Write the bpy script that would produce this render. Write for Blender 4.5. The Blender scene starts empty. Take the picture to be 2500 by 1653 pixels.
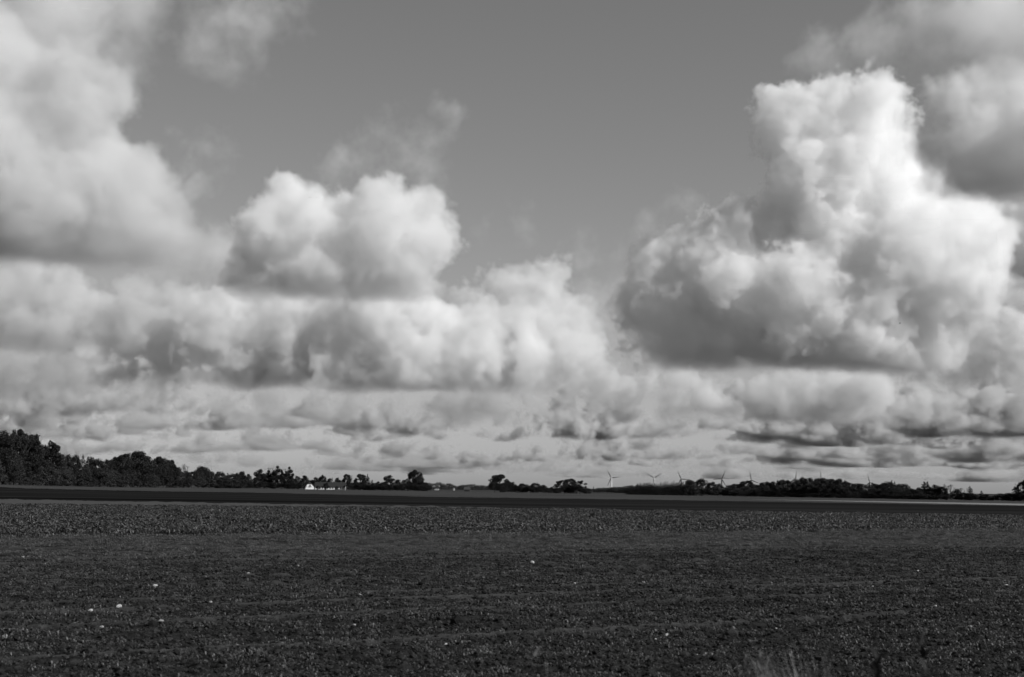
import bpy, math, random
import numpy as np
from mathutils import Vector, Matrix

sc = bpy.context.scene
COL = sc.collection
R = math.radians

# ------------------------------------------------------------------ camera
FPX = 3472.0                       # focal length in photograph pixels (50 mm on a 36 mm wide, 2500 px frame)
CAM_H = 1.7
cam_data = bpy.data.cameras.new('camera')
cam = bpy.data.objects.new('camera', cam_data)
COL.objects.link(cam)
sc.camera = cam
cam_data.lens = 50.0
cam_data.sensor_width = 36.0
cam_data.clip_start = 0.1
cam_data.clip_end = 300000.0
cam_data.dof.use_dof = True
cam_data.dof.focus_distance = 45.0
cam_data.dof.aperture_fstop = 3.2
PITCH, ROLL = math.atan((1190.0 - 826.5) / FPX), R(0.75)
CAM_ROT = Matrix.Rotation(R(90) + PITCH, 4, 'X') @ Matrix.Rotation(ROLL, 4, 'Z')
cam.matrix_world = Matrix.Translation((0, 0, CAM_H)) @ CAM_ROT

# ------------------------------------------------------------------ sky, sun, exposure
SUN_AZ, SUN_EL = R(113), R(36)      # clockwise from the viewing direction (+Y)
world = bpy.data.worlds.new('World')
sc.world = world
world.use_nodes = True
wn = world.node_tree
sky = wn.nodes.new('ShaderNodeTexSky')
sky.sky_type = 'NISHITA'
sky.sun_disc = False
sky.sun_elevation = SUN_EL
sky.sun_rotation = SUN_AZ
sky.altitude = 20
sky.air_density = 1.0
sky.dust_density = 0.8
sep = wn.nodes.new('ShaderNodeSeparateColor')
wn.links.new(sky.outputs[0], sep.inputs[0])
mul = wn.nodes.new('ShaderNodeVectorMath'); mul.operation = 'DOT_PRODUCT'
wn.links.new(sky.outputs[0], mul.inputs[0])
mul.inputs[1].default_value = (0.56, 0.36, 0.08)      # black-and-white film behind a yellow filter
wn.nodes.remove(sep)
bg = wn.nodes['Background']
bg.inputs[1].default_value = 0.09
wn.links.new(mul.outputs['Value'], bg.inputs[0])

sun_data = bpy.data.lights.new('sun', 'SUN')
sun = bpy.data.objects.new('sun', sun_data)
COL.objects.link(sun)
sun_data.energy = 4.6
sun_data.angle = R(0.53)
sun_dir = Vector((math.sin(SUN_AZ) * math.cos(SUN_EL), math.cos(SUN_AZ) * math.cos(SUN_EL), math.sin(SUN_EL)))
sun.rotation_euler = sun_dir.to_track_quat('Z', 'Y').to_euler()

sc.view_settings.view_transform = 'Standard'
sc.view_settings.look = 'None'
sc.view_settings.gamma = 1.0
sc.view_settings.exposure = 0.0
sc.view_settings.use_curve_mapping = False

cy = sc.cycles
cy.use_adaptive_sampling = True
cy.adaptive_threshold = 0.03
cy.use_denoising = True
cy.max_bounces = 14
cy.volume_bounces = 12
cy.diffuse_bounces = 3
cy.glossy_bounces = 2
cy.transmission_bounces = 3
cy.transparent_max_bounces = 8
cy.volume_step_rate = 3.0
cy.volume_max_steps = 300
cy.time_limit = 900.0

# ------------------------------------------------------------------ helpers
def ray(px, py):
    """Direction through a photograph pixel, scaled so that its depth along +Y is 1."""
    d = CAM_ROT.to_3x3() @ Vector((px - 1250.0, 826.5 - py, -FPX))
    return d / d.y

def at(px, py, dist):
    return Vector((0, 0, CAM_H)) + ray(px, py) * dist

def tag(o, label=None, cat=None, group=None, kind=None):
    if label: o['label'] = label
    if cat: o['category'] = cat
    if group: o['group'] = group
    if kind: o['kind'] = kind
    return o

def mesh_obj(name, verts, faces, mat, parent=None, smooth=False):
    me = bpy.data.meshes.new(name)
    me.from_pydata([tuple(v) for v in verts], [], [tuple(f) for f in faces])
    if mat: me.materials.append(mat)
    if smooth:
        me.polygons.foreach_set('use_smooth', [True] * len(me.polygons))
    o = bpy.data.objects.new(name, me)
    COL.objects.link(o)
    if parent: o.parent = parent
    return o

def empty(name, loc=(0, 0, 0), rz=0.0):
    o = bpy.data.objects.new(name, None)
    o.empty_display_size = 0.3
    o.location = loc
    o.rotation_euler = (0, 0, rz)
    COL.objects.link(o)
    return o
# ------------------------------------------------------------------ materials (black-and-white photograph: neutral greys)
def grey_mat(name, lo, hi, scale=4.0, rough=0.85, detail=6, bump=0.0, coord='Object', stretch=(1, 1, 1), trans=0.0, spec=0.25, rand=0.0, rot=0.0):
    m = bpy.data.materials.new(name)
    m.use_nodes = True
    nt = m.node_tree; N = nt.nodes; L = nt.links
    b = N['Principled BSDF']
    b.inputs['Roughness'].default_value = rough
    b.inputs['Specular IOR Level'].default_value = spec
    tc = N.new('ShaderNodeTexCoord')
    mp = N.new('ShaderNodeMapping')
    mp.inputs['Scale'].default_value = stretch
    mp.inputs['Rotation'].default_value = (0, 0, rot)
    L.new(tc.outputs[coord], mp.inputs[0])
    nz = N.new('ShaderNodeTexNoise')
    nz.inputs['Scale'].default_value = scale
    nz.inputs['Detail'].default_value = detail
    nz.inputs['Roughness'].default_value = 0.62
    L.new(mp.outputs[0], nz.inputs['Vector'])
    mr = N.new('ShaderNodeMapRange')
    L.new(nz.outputs[0], mr.inputs[0])
    mr.inputs[1].default_value = 0.3; mr.inputs[2].default_value = 0.7
    mr.inputs[3].default_value = lo; mr.inputs[4].default_value = hi
    val = mr.outputs[0]
    if rand:
        oi = N.new('ShaderNodeObjectInfo')
        r2 = N.new('ShaderNodeMapRange')
        L.new(oi.outputs['Random'], r2.inputs[0])
        r2.inputs[3].default_value = 1 - rand; r2.inputs[4].default_value = 1 + rand
        mm = N.new('ShaderNodeMath'); mm.operation = 'MULTIPLY'
        L.new(val, mm.inputs[0]); L.new(r2.outputs[0], mm.inputs[1])
        val = mm.outputs[0]
    cc = N.new('ShaderNodeCombineColor')
    for i in range(3): L.new(val, cc.inputs[i])
    L.new(cc.outputs[0], b.inputs['Base Color'])
    if bump:
        bp = N.new('ShaderNodeBump')
        bp.inputs['Strength'].default_value = bump
        bp.inputs['Distance'].default_value = 0.05
        L.new(nz.outputs[0], bp.inputs['Height'])
        L.new(bp.outputs[0], b.inputs['Normal'])
    if trans:
        t = N.new('ShaderNodeBsdfTranslucent')
        L.new(cc.outputs[0], t.inputs[0])
        mx = N.new('ShaderNodeMixShader'); mx.inputs[0].default_value = trans
        L.new(b.outputs[0], mx.inputs[1]); L.new(t.outputs[0], mx.inputs[2])
        L.new(mx.outputs[0], N['Material Output'].inputs[0])
    return m

ROWROT = math.atan2(0.545, 0.84)
M_soil = grey_mat('dark_soil', 0.006, 0.034, 9.0, 0.9, 10, 1.0, spec=0.0)
M_ground = grey_mat('rough_grass', 0.030, 0.060, 0.35, 0.9, 8, 0.3, spec=0.0)
M_strip = grey_mat('pale_stubble_strip', 0.050, 0.080, 0.5, 0.9, 9, 0.3, stretch=(0.25, 1.5, 1), spec=0.0)
M_shadow_band = grey_mat('cloud_shadow_tone', 0.004, 0.024, 0.06, 0.95, 10, 0.3, stretch=(0.14, 1.0, 1), spec=0.0)  # cloud shadow on the far field, painted as near-black ground
M_grass = grey_mat('grass_strip', 0.026, 0.072, 0.06, 0.9, 9, 0.3, stretch=(0.3, 1.0, 1), spec=0.0)
M_stubble = grey_mat('straw_stubble', 0.15, 0.22, 0.12, 0.9, 8, 0.2, stretch=(0.3, 1.2, 1), spec=0.0)
M_crop = grey_mat('crop_leaf', 0.030, 0.080, 30.0, 0.5, 3, 0, trans=0.2, spec=0.3, rand=0.6)
M_cropf = grey_mat('coarse_crop_leaf', 0.012, 0.072, 14.0, 0.5, 3, 0, trans=0.2, spec=0.3, rand=0.85)
M_clod = grey_mat('soil_clod', 0.008, 0.040, 25.0, 0.95, 5, 0.3, spec=0.0, rand=0.5)
M_crop2 = grey_mat('crop_leaf_pale', 0.05, 0.09, 30.0, 0.5, 3, 0, trans=0.25, spec=0.45, rand=0.4)
M_straw = grey_mat('dry_grass', 0.11, 0.20, 20.0, 0.7, 3, 0, trans=0.2)
M_stone = grey_mat('pale_flint', 0.22, 0.50, 14.0, 0.7, 6, 0.3, rand=0.35)
M_weed = grey_mat('dark_weed', 0.010, 0.020, 20.0, 0.8, 3, 0)
M_leafd = grey_mat('dark_leaf', 0.014, 0.030, 0.7, 0.6, 3, 0, trans=0.2, spec=0.2, rand=0.25)
M_leafm = grey_mat('mid_leaf', 0.024, 0.046, 0.7, 0.6, 3, 0, trans=0.2, spec=0.2, rand=0.25)
M_leafp = grey_mat('pale_leaf', 0.050, 0.085, 0.7, 0.6, 3, 0, trans=0.2, spec=0.2, rand=0.2)
M_leaf_haze = grey_mat('far_leaf', 0.048, 0.070, 0.7, 0.7, 3, 0, trans=0.2, spec=0.2, rand=0.2)  # distance haze put into the leaf colour as a paler grey
M_needle = grey_mat('needle', 0.012, 0.024, 0.7, 0.6, 3, 0, spec=0.2, rand=0.25)
M_bark = grey_mat('bark', 0.020, 0.045, 3.0, 0.9, 5, 0.3)
M_white = grey_mat('white_limewash', 0.72, 0.82, 0.8, 0.8, 6, 0.1)
M_dim_white = grey_mat('dull_white_wall', 0.40, 0.50, 0.8, 0.8, 6, 0.1)
M_roof = grey_mat('dark_tiles', 0.016, 0.03, 2.0, 0.8, 6, 0.2)
M_greyroof = grey_mat('grey_sheet_roof', 0.035, 0.05, 2.0, 0.7, 5, 0.1)
M_glass = grey_mat('window_glass', 0.012, 0.02, 2.0, 0.1, 2, 0, spec=0.5)
M_timber = grey_mat('dark_timber', 0.02, 0.03, 6.0, 0.8, 4, 0.1)
M_turb_shaded = grey_mat('shaded_turbine_paint', 0.06, 0.08, 0.3, 0.5, 3, 0)  # same turbines in cloud shadow: the shade is put into a darker paint
M_turb = grey_mat('turbine_paint', 0.66, 0.72, 0.3, 0.5, 3, 0)
M_blade = grey_mat('blade_paint', 0.02, 0.03, 0.3, 0.5, 3, 0)
M_bird = grey_mat('bird_feather', 0.006, 0.012, 5.0, 0.7, 2, 0)

# ------------------------------------------------------------------ numpy value noise
def vnoise(x, y, seed=0):
    xi = np.floor(x).astype(np.int64); yi = np.floor(y).astype(np.int64)
    fx = x - xi; fy = y - yi
    fx = fx * fx * (3 - 2 * fx); fy = fy * fy * (3 - 2 * fy)
    def h(a, b):
        v = (a * 374761393 + b * 668265263 + seed * 2147483647) & 0xFFFFFFFF
        v = ((v ^ (v >> 13)) * 1274126177) & 0xFFFFFFFF
        return ((v ^ (v >> 16)) & 0xFFFF) / 65535.0
    return (h(xi, yi) * (1 - fx) + h(xi + 1, yi) * fx) * (1 - fy) + (h(xi, yi + 1) * (1 - fx) + h(xi + 1, yi + 1) * fx) * fy

def fbm(x, y, oct=4, seed=0, rough=0.5):
    s = 0; a = 1.0; t = 0
    for i in range(oct):
        s = s + a * vnoise(x * 2 ** i, y * 2 ** i, seed + i * 17)
        t += a; a *= rough
    return s / t

# ------------------------------------------------------------------ terrain
def hor(px): return 1190 + (px - 1250) * math.tan(ROLL)
TB_PX = [-1500, 0, 300, 600, 800, 1300, 1600, 2000, 2500, 4500]
TB_D = [480, 480, 700, 1200, 1350, 1300, 1150, 950, 850, 850]
TB_Z = [0.5, 0.5, -0.7, -2.1, -2.7, -3.1, -2.9, -2.5, -2.6, -2.6]
def tree_line(px): return np.interp(px, TB_PX, TB_D)
def ground_z(X, Y):
    Y = np.maximum(np.asarray(Y, float), 1.0)
    px = 1250 + np.asarray(X, float) / Y * FPX
    D = tree_line(px); zb = np.interp(px, TB_PX, TB_Z)
    t = np.clip((Y - 200) / (D - 200), 0, 1)
    return zb * t - np.clip((Y - D) * 0.0012, 0, 4)

def sheet(name, near, far, px0, px1, mat, lift, ncol=90, nrow=14):
    """Ground between two boundaries given as distances along the viewing depth for a set of bearings."""
    V = []; Fc = []
    cols = np.linspace(px0, px1, ncol)
    for ci, c in enumerate(cols):
        a = float(near(c)); b = max(float(far(c)), a + 0.02)
        for i in range(nrow):
            d = a * (b / a) ** (i / (nrow - 1))
            X = (c - 1250) / FPX * d
            V.append((X, d, float(ground_z(X, d)) + lift))
    for i in range(ncol - 1):
        for j in range(nrow - 1):
            q = i * nrow + j
            Fc.append((q, q + nrow, q + nrow + 1, q + 1))
    o = mesh_obj(name, V, Fc, mat, smooth=True)
    return tag(o, kind='structure')

def bnd(xs, ds, rag=0.0, seed=0):
    def f(p):
        p = np.asarray(p, float)
        d = np.interp(p, xs, ds)
        if rag: d = d * (1 + rag * (fbm(p / 26.0, p * 0 + seed, 4, seed, 0.65) - 0.5))
        return d
    return f
B_crop = bnd([-1500, 0, 1250, 2500, 4200], [86, 98, 109, 107, 104])
B_light = bnd([-1500, 0, 600, 1100, 1600, 1900, 4200], [146, 134, 126, 123, 113, 109.5, 105.5], 0.10, 3)
B_shadow = bnd([-1500, 0, 625, 1100, 1600, 2500, 4200], [350, 330, 325, 248, 256, 206, 155], 0.10, 5)
B_grass = lambda p: tree_line(p) + 60

g0 = mesh_obj('ground', [(-120000, -3000, -9), (120000, -3000, -9), (120000, 120000, -9), (-120000, 120000, -9)], [(0, 1, 2, 3)], M_ground)
tag(g0, 'flat dark farmland reaching to the horizon', kind='structure')
# land behind and beside the camera, then the open land out to the turbines
g1 = mesh_obj('verge', [(-300, -300, -0.03), (300, -300, -0.03), (300, 9, -0.03), (-300, 9, -0.03)], [(0, 1, 2, 3)], M_ground)
tag(g1, 'rough grass verge behind the field edge', kind='structure')
sheet('far_land', lambda p: 60.0, lambda p: 9000.0, -2500, 5000, M_ground, -0.06, 120, 40)
sheet('grass_strip', B_shadow, B_grass, -1400, 4200, M_grass, 0.016, 900)
sheet('cloud_shadow_band', B_light, B_shadow, -1400, 4200, M_shadow_band, 0.012, 900, 8)  # dark strip drawn where a cloud's shadow lies across the field
sheet('pale_strip', B_crop, B_light, -1400, 1860, M_strip, 0.008, 600, 5)
sheet('stubble_field', bnd([1830, 2200, 2500, 4200], [342, 262, 214, 152]), bnd([1830, 2200, 2500, 4200], [345, 335, 315, 260]), 1830, 4200, M_stubble, 0.06, nrow=6)

# crop soil: clods modelled, smoother in the wheel tracks
def urow(X, Y): return -0.545 * X + 0.84 * Y
TRACKS = [(18.7, 0.17), (20.05, 0.12), (16.9, 0.09), (22.8, 0.07), (26.5, 0.12), (13.8, 0.07), (29.6, 0.5), (31.6, 0.28), (33.8, 0.2), (36.5, 0.3), (39.0, 0.25), (42.6, 0.5), (45.0, 0.3), (54.8, 0.45), (57.0, 0.45), (67, 0.5), (79, 0.6), (24.6, 0.10), (6.6, 0.2), (8.4, 0.2)]
def track_mask(X, Y):
    u = urow(X, Y) + 0.25 * (fbm(X * 0.12, Y * 0.12, 3, 5) - 0.5)
    m = np.zeros_like(u)
    for c, w in TRACKS:
        m = np.maximum(m, np.clip(1.4 - np.abs(u - c) / w, 0, 1))
    v = 0.84 * X + 0.545 * Y
    brk = fbm(v * 0.35, u * 0.6, 3, 61, 0.6)              # tracks come and go
    return m * np.clip((brk - 0.25) * 4.0, 0.88, 1)
def soil_z(X, Y):
    m = track_mask(X, Y)
    c = (fbm(X * 5, Y * 5, 5, 1, 0.68) - 0.5) * 0.16 + (fbm(X * 0.5, Y * 0.5, 2, 9) - 0.5) * 0.10
    return c * (1 - 0.8 * m) + 0.045 * m

NC, NR = 560, 330
pxs = np.linspace(-700, 3200, NC)
tt = np.linspace(0, 1, NR)
PX, TT = np.meshgrid(pxs, tt, indexing='ij')
edge = B_crop(PX)
DD = 1.0 / (1 / 6.5 * (1 - TT) + 1 / edge * TT)
XX = (PX - 1250) / FPX * DD
ZZ = soil_z(XX, DD) + 0.03
ZZ[:, -1] = 0.0
me = bpy.data.meshes.new('crop_field')
co = np.stack([XX, DD, ZZ], -1).reshape(-1, 3)
ii = (np.arange(NC - 1)[:, None] * NR + np.arange(NR - 1)[None, :]).reshape(-1)
fc = np.stack([ii, ii + NR, ii + NR + 1, ii + 1], -1)
me.vertices.add(len(co)); me.vertices.foreach_set('co', co.ravel())
me.loops.add(fc.size); me.loops.foreach_set('vertex_index', fc.ravel().astype(np.int32))
me.polygons.add(len(fc)); me.polygons.foreach_set('loop_start', (np.arange(len(fc)) * 4).astype(np.int32))
me.update(); me.validate()
at_ = me.attributes.new('track', 'FLOAT', 'POINT')
at_.data.foreach_set('value', track_mask(co[:, 0], co[:, 1]).astype(np.float32))
nt = M_soil.node_tree                                   # compacted, paler earth where wheels ran
an = nt.nodes.new('ShaderNodeAttribute'); an.attribute_name = 'track'
cc = [n for n in nt.nodes if n.bl_idname == 'ShaderNodeCombineColor'][0]
src = cc.inputs[0].links[0].from_socket
ma = nt.nodes.new('ShaderNodeMath'); ma.operation = 'MULTIPLY_ADD'
nt.links.new(an.outputs['Fac'], ma.inputs[0]); ma.inputs[1].default_value = 0.036; nt.links.new(src, ma.inputs[2])
for i in range(3): nt.links.new(ma.outputs[0], cc.inputs[i])
me.materials.append(M_soil)
o = bpy.data.objects.new('crop_field', me); COL.objects.link(o)
tag(o, 'dark cloddy soil of the near field', kind='structure')

# ------------------------------------------------------------------ crop plants: uncountable, instanced
def leaf_clump(name, n, length, width, lift, mat, rnd, spread=0.11):
    V = []; Fc = []
    for i in range(n):
        a = rnd.uniform(0, 2 * math.pi); L_ = length * rnd.uniform(0.6, 1.2); w = width * rnd.uniform(0.7, 1.2)
        up = rnd.uniform(0.35, 1.1) * lift
        ca, sa = math.cos(a), math.sin(a)
        pts = [(0.10, 0.15, 0.25), (0.45, 0.85, 1.0), (0.80, 0.95, 0.8), (1.0, 0.62, 0.1)]
        b0 = len(V); ox, oy = rnd.gauss(0, spread * .6), rnd.gauss(0, spread * .6)
        tw = rnd.uniform(-0.5, 0.5)
        for (s, h, wd) in pts:
            for sd in (-1, 1):
                V.append((ox + ca * s * L_ - sa * sd * w * wd * .5, oy + sa * s * L_ + ca * sd * w * wd * .5, h * up + sd * tw * w * wd * .5))
        for q in range(3):
            Fc.append((b0 + 2 * q, b0 + 2 * q + 1, b0 + 2 * q + 3, b0 + 2 * q + 2))
    me = bpy.data.meshes.new(name)
    me.from_pydata(V, [], Fc); me.materials.append(mat)
    return bpy.data.objects.new(name, me)

def scatter_object(name, pts, yaw, scl, protos, mat_hint=None):
    col = bpy.data.collections.new(name + '_source')
    for p in protos: col.objects.link(p)
    me = bpy.data.meshes.new(name)
    me.vertices.add(len(pts)); me.vertices.foreach_set('co', pts.astype(np.float32).ravel())
    a = me.attributes.new('yaw', 'FLOAT', 'POINT'); a.data.foreach_set('value', yaw.astype(np.float32))
    a = me.attributes.new('size', 'FLOAT', 'POINT'); a.data.foreach_set('value', scl.astype(np.float32))
    o = bpy.data.objects.new(name, me); COL.objects.link(o)
    g = bpy.data.node_groups.new(name, 'GeometryNodeTree')
    g.interface.new_socket('Geometry', in_out='INPUT', socket_type='NodeSocketGeometry')
    g.interface.new_socket('Geometry', in_out='OUTPUT', socket_type='NodeSocketGeometry')
    N = g.nodes; L = g.links
    gi = N.new('NodeGroupInput'); go = N.new('NodeGroupOutput')
    ci = N.new('GeometryNodeCollectionInfo'); ci.inputs['Collection'].default_value = col
    ci.inputs['Separate Children'].default_value = True; ci.inputs['Reset Children'].default_value = True
    ip = N.new('GeometryNodeInstanceOnPoints'); ip.inputs['Pick Instance'].default_value = True
    rv = N.new('FunctionNodeRandomValue'); rv.data_type = 'INT'
    rv.inputs[4].default_value = 0; rv.inputs[5].default_value = len(protos) - 1
    ay = N.new('GeometryNodeInputNamedAttribute'); ay.inputs[0].default_value = 'yaw'
    asz = N.new('GeometryNodeInputNamedAttribute'); asz.inputs[0].default_value = 'size'
    cx = N.new('ShaderNodeCombineXYZ'); L.new(ay.outputs[0], cx.inputs[2])
    L.new(gi.outputs[0], ip.inputs['Points']); L.new(ci.outputs[0], ip.inputs['Instance'])
    L.new(rv.outputs[2], ip.inputs['Instance Index'])
    L.new(cx.outputs[0], ip.inputs['Rotation']); L.new(asz.outputs[0], ip.inputs['Scale'])
    L.new(ip.outputs[0], go.inputs[0])
    md = o.modifiers.new('scatter', 'NODES'); md.node_group = g
    return o

rnd = random.Random(7)
rs = np.random.RandomState(11)
def field_points(n, d0, d1):
    d = np.sqrt(rs.uniform(d0 ** 2, d1 ** 2, n))
    px = rs.uniform(-450, 2950, n)
    X = (px - 1250) / FPX * d
    keep = d < B_crop(px) - 0.15
    return X[keep], d[keep]
protos = [leaf_clump('crop_plant', rnd.randint(14, 20), 0.040, 0.013, 0.034, M_crop, rnd, 0.13) for i in range(9)] + \
         [leaf_clump('crop_plant', rnd.randint(7, 10), 0.042, 0.012, 0.05, M_crop2, rnd, 0.13) for i in range(1)]
X, Y = field_points(360000, 8.0, 110)
u = urow(X, Y) + 1.6 * (fbm(X * 0.08, Y * 0.08, 2, 77) - 0.5)
far = np.clip((u - 42.5) / 2.0, 0, 1)
fine = np.clip((u - 29.5) / 1.5, 0, 1) * (1 - far)
band = fbm(u * 0.8, (0.84 * X + 0.545 * Y) * 0.015, 3, 31)
patch = fbm(X * 0.9, Y * 0.9, 3, 41)
prob = 0.36 + 1.0 * np.clip((patch - 0.34) * 2.2, 0, 1) * (0.25 + 1.1 * band)
prob = np.where(fine > 0.5, 0.55 + 0.9 * (band - 0.5) + 0.3 * (patch - 0.5), prob)
prob = np.where(far > 0.5, 0.24 + 1.0 * (patch - 0.42), prob)
prob *= 1 - 0.92 * track_mask(X, Y)
keep = rs.uniform(0, 1, len(X)) < prob
X, Y, far, fine = X[keep], Y[keep], far[keep], fine[keep]
S = rs.uniform(0.55, 1.25, len(X)) * (1 + 1.5 * far - 0.15 * fine)
yaw = rs.uniform(0, 6.28, len(X))
P3 = np.stack([X, Y, soil_z(X, Y) + 0.022], -1)
f = fine > 0.5
fr = (far > 0.5) & ~f
nr = ~f & ~fr
o = scatter_object('crop_plants', P3[nr], yaw[nr], S[nr], protos)
tag(o, 'low dark leafy crop covering the near part of the field', 'crop', kind='stuff')
rnd = random.Random(9)
protos3 = [leaf_clump('coarse_crop_plant', rnd.randint(10, 15), 0.055, 0.022, 0.055, M_cropf, rnd, 0.10) for i in range(9)]
o = scatter_object('coarse_crop_plants', P3[fr], yaw[fr], S[fr], protos3)
tag(o, 'coarser leafy crop along the far edge of the field', 'crop', kind='stuff')
rnd = random.Random(8)
protos2 = [leaf_clump('young_crop_plant', rnd.randint(12, 17), 0.046, 0.015, 0.06, M_crop2 if i < 4 else M_crop, rnd) for i in range(7)]
o = scatter_object('young_crop_plants', P3[f], yaw[f], S[f], protos2)
tag(o, 'paler fine-leaved band of crop across the middle of the field', 'crop', kind='stuff')

def clod(seed):
    import bmesh
    r = random.Random(seed)
    bm = bmesh.new(); bmesh.ops.create_icosphere(bm, subdivisions=1, radius=1.0)
    for v in bm.verts: v.co = Vector((v.co.x * r.uniform(.7, 1.3), v.co.y * r.uniform(.7, 1.3), v.co.z * r.uniform(.45, .95)))
    me = bpy.data.meshes.new('soil_clod'); bm.to_mesh(me); bm.free(); me.materials.append(M_clod)
    return bpy.data.objects.new('soil_clod', me)
X, Y = field_points(210000, 9.0, 44)
keep = (rs.uniform(0, 1, len(X)) < 1 - 0.9 * track_mask(X, Y)) & (urow(X, Y) < 31)
X, Y = X[keep], Y[keep]
o = scatter_object('soil_clods', np.stack([X, Y, soil_z(X, Y) + 0.034], -1), rs.uniform(0, 6.28, len(X)), np.exp(rs.normal(-4.05, 0.42, len(X))), [clod(i) for i in range(6)])
tag(o, 'crumbled dark soil clods between the crop leaves', 'soil', kind='stuff')
# ------------------------------------------------------------------ trees
def tube(V, Fc, p0, p1, r0, r1, n=6):
    p0 = Vector(p0); p1 = Vector(p1)
    d = (p1 - p0).normalized()
    a = d.orthogonal().normalized(); b = d.cross(a)
    s = len(V)
    for p, r in ((p0, r0), (p1, r1)):
        for i in range(n):
            t = 2 * math.pi * i / n
            V.append(p + a * (math.cos(t) * r) + b * (math.sin(t) * r))
    for i in range(n):
        j = (i + 1) % n
        Fc.append((s + i, s + j, s + n + j, s + n + i))

def leaf_quads(centres, size, rs, flat=0.0):
    """Small randomly turned leaf-spray faces; returns verts, faces."""
    n = len(centres)
    nv = rs.normal(size=(n, 3)); nv[:, 2] += flat
    nv /= np.linalg.norm(nv, axis=1)[:, None]
    t = np.cross(nv, rs.normal(size=(n, 3))); t /= np.linalg.norm(t, axis=1)[:, None]
    b = np.cross(nv, t)
    s = size * rs.uniform(0.55, 1.35, n)[:, None]
    asp = rs.uniform(0.5, 1.0, n)[:, None]
    P = np.stack([centres - t * s, centres + b * s * asp * 0.6 - t * s * 0.1, centres + t * s, centres - b * s * asp * 0.6 + t * s * 0.15], 1)
    V = P.reshape(-1, 3)
    Fc = (np.arange(n) * 4)[:, None] + np.arange(4)[None, :]
    return V, Fc

def fast_mesh(name, V, Fc, mat):
    me = bpy.data.meshes.new(name)
    V = np.asarray(V, np.float32); Fc = np.asarray(Fc, np.int32)
    k = Fc.shape[1]
    me.vertices.add(len(V)); me.vertices.foreach_set('co', V.ravel())
    me.loops.add(Fc.size); me.loops.foreach_set('vertex_index', Fc.ravel())
    me.polygons.add(len(Fc)); me.polygons.foreach_set('loop_start', (np.arange(len(Fc)) * k).astype(np.int32))
    me.update()
    me.materials.append(mat)
    return me

def limbs(seed, height, spread, trunk_r, first=0.28, levels=3, thin=1.0):
    """Trunk with forking limbs; also returns the twig ends, where foliage sits."""
    r = random.Random(seed)
    V = []; Fc = []; ends = []
    def grow(p, d, L_, rad, lv):
        segs = 3
        for s in range(segs):
            d2 = (d + Vector((r.uniform(-1, 1), r.uniform(-1, 1), r.uniform(-0.3, 0.6))) * 0.16).normalized()
            q = p + d2 * (L_ / segs)
            tube(V, Fc, p, q, rad * (1 - 0.18 * s), rad * (1 - 0.18 * (s + 1)), 6 if lv < 2 else 4)
            p, d = q, d2
        rad *= 0.5
        if lv >= levels:
            ends.append(p); return
        n = 4 if lv == 0 else 3
        off = r.uniform(0, 6.28)
        for i in range(n):
            a = off + 2 * math.pi * i / n + r.uniform(-0.5, 0.5)
            tilt = r.uniform(0.45, 0.95) * spread
            side = Vector((math.cos(a), math.sin(a), 0))
            nd = (d * math.cos(tilt) + side * math.sin(tilt) + Vector((0, 0, 0.12))).normalized()
            grow(p, nd, L_ * r.uniform(0.62, 0.85), rad * 1.15, lv + 1)
        if lv == 0: grow(p, (d + Vector((r.uniform(-.2, .2), r.uniform(-.2, .2), 0))).normalized(), L_ * 0.9, rad * 1.2, lv + 1)
    h0 = height * first
    tube(V, Fc, (0, 0, -0.6), (0, 0, h0 * 0.5), trunk_r * 1.35, trunk_r, 8)
    grow(Vector((0, 0, h0 * 0.5)), Vector((0, 0, 1)), h0, trunk_r, 0)
    return V, Fc, ends

def crown_points(kind, seed, n):
    """Unit tree: height 1, crown half-width 0.5; clumped points with gaps."""
    rs = np.random.RandomState(seed)
    pts = []
    if kind == 'round':          # dome to the ground
        nl, zlo, zhi = 46, 0.14, 0.93
    elif kind == 'tall':         # clear trunk, rounded head
        nl, zlo, zhi = 34, 0.30, 0.94
    elif kind == 'open':         # open head with gaps
        nl, zlo, zhi = 22, 0.32, 0.95
    elif kind == 'shrub':
        nl, zlo, zhi = 26, 0.06, 0.85
    L_ = []
    while len(L_) < nl:
        z = rs.uniform(zlo, zhi)
        t = (z - zlo) / (zhi - zlo)
        prof = {'round': math.sqrt(max(0, 1 - (max(0, t - 0.3) / 0.7) ** 2)) * (0.80 + 0.20 * min(1, t / 0.3)),
                'tall': math.sqrt(max(0, 1 - ((t - 0.45) / 0.56) ** 2)),
                'open': math.sqrt(max(0, 1 - ((t - 0.5) / 0.52) ** 2)),
                'shrub': math.sqrt(max(0, 1 - t ** 2))}[kind]
        a = rs.uniform(0, 2 * math.pi); rr = 0.40 * prof * math.sqrt(rs.uniform(0.15, 1))
        L_.append((rr * math.cos(a), rr * math.sin(a), z, rs.uniform(0.06, 0.13) * (1.25 if kind != 'open' else 0.95)))
    per = n // nl
    for (x, y, z, r) in L_:
        d = rs.normal(size=(per, 3)); d /= np.linalg.norm(d, axis=1)[:, None]
        rad = r * rs.uniform(0.35, 1.05, per) ** 0.6
        pts.append(np.stack([x + d[:, 0] * rad, y + d[:, 1] * rad, z + d[:, 2] * rad * 0.8], 1))
    P = np.concatenate(pts)
    return P[P[:, 2] > 0.01]

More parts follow.
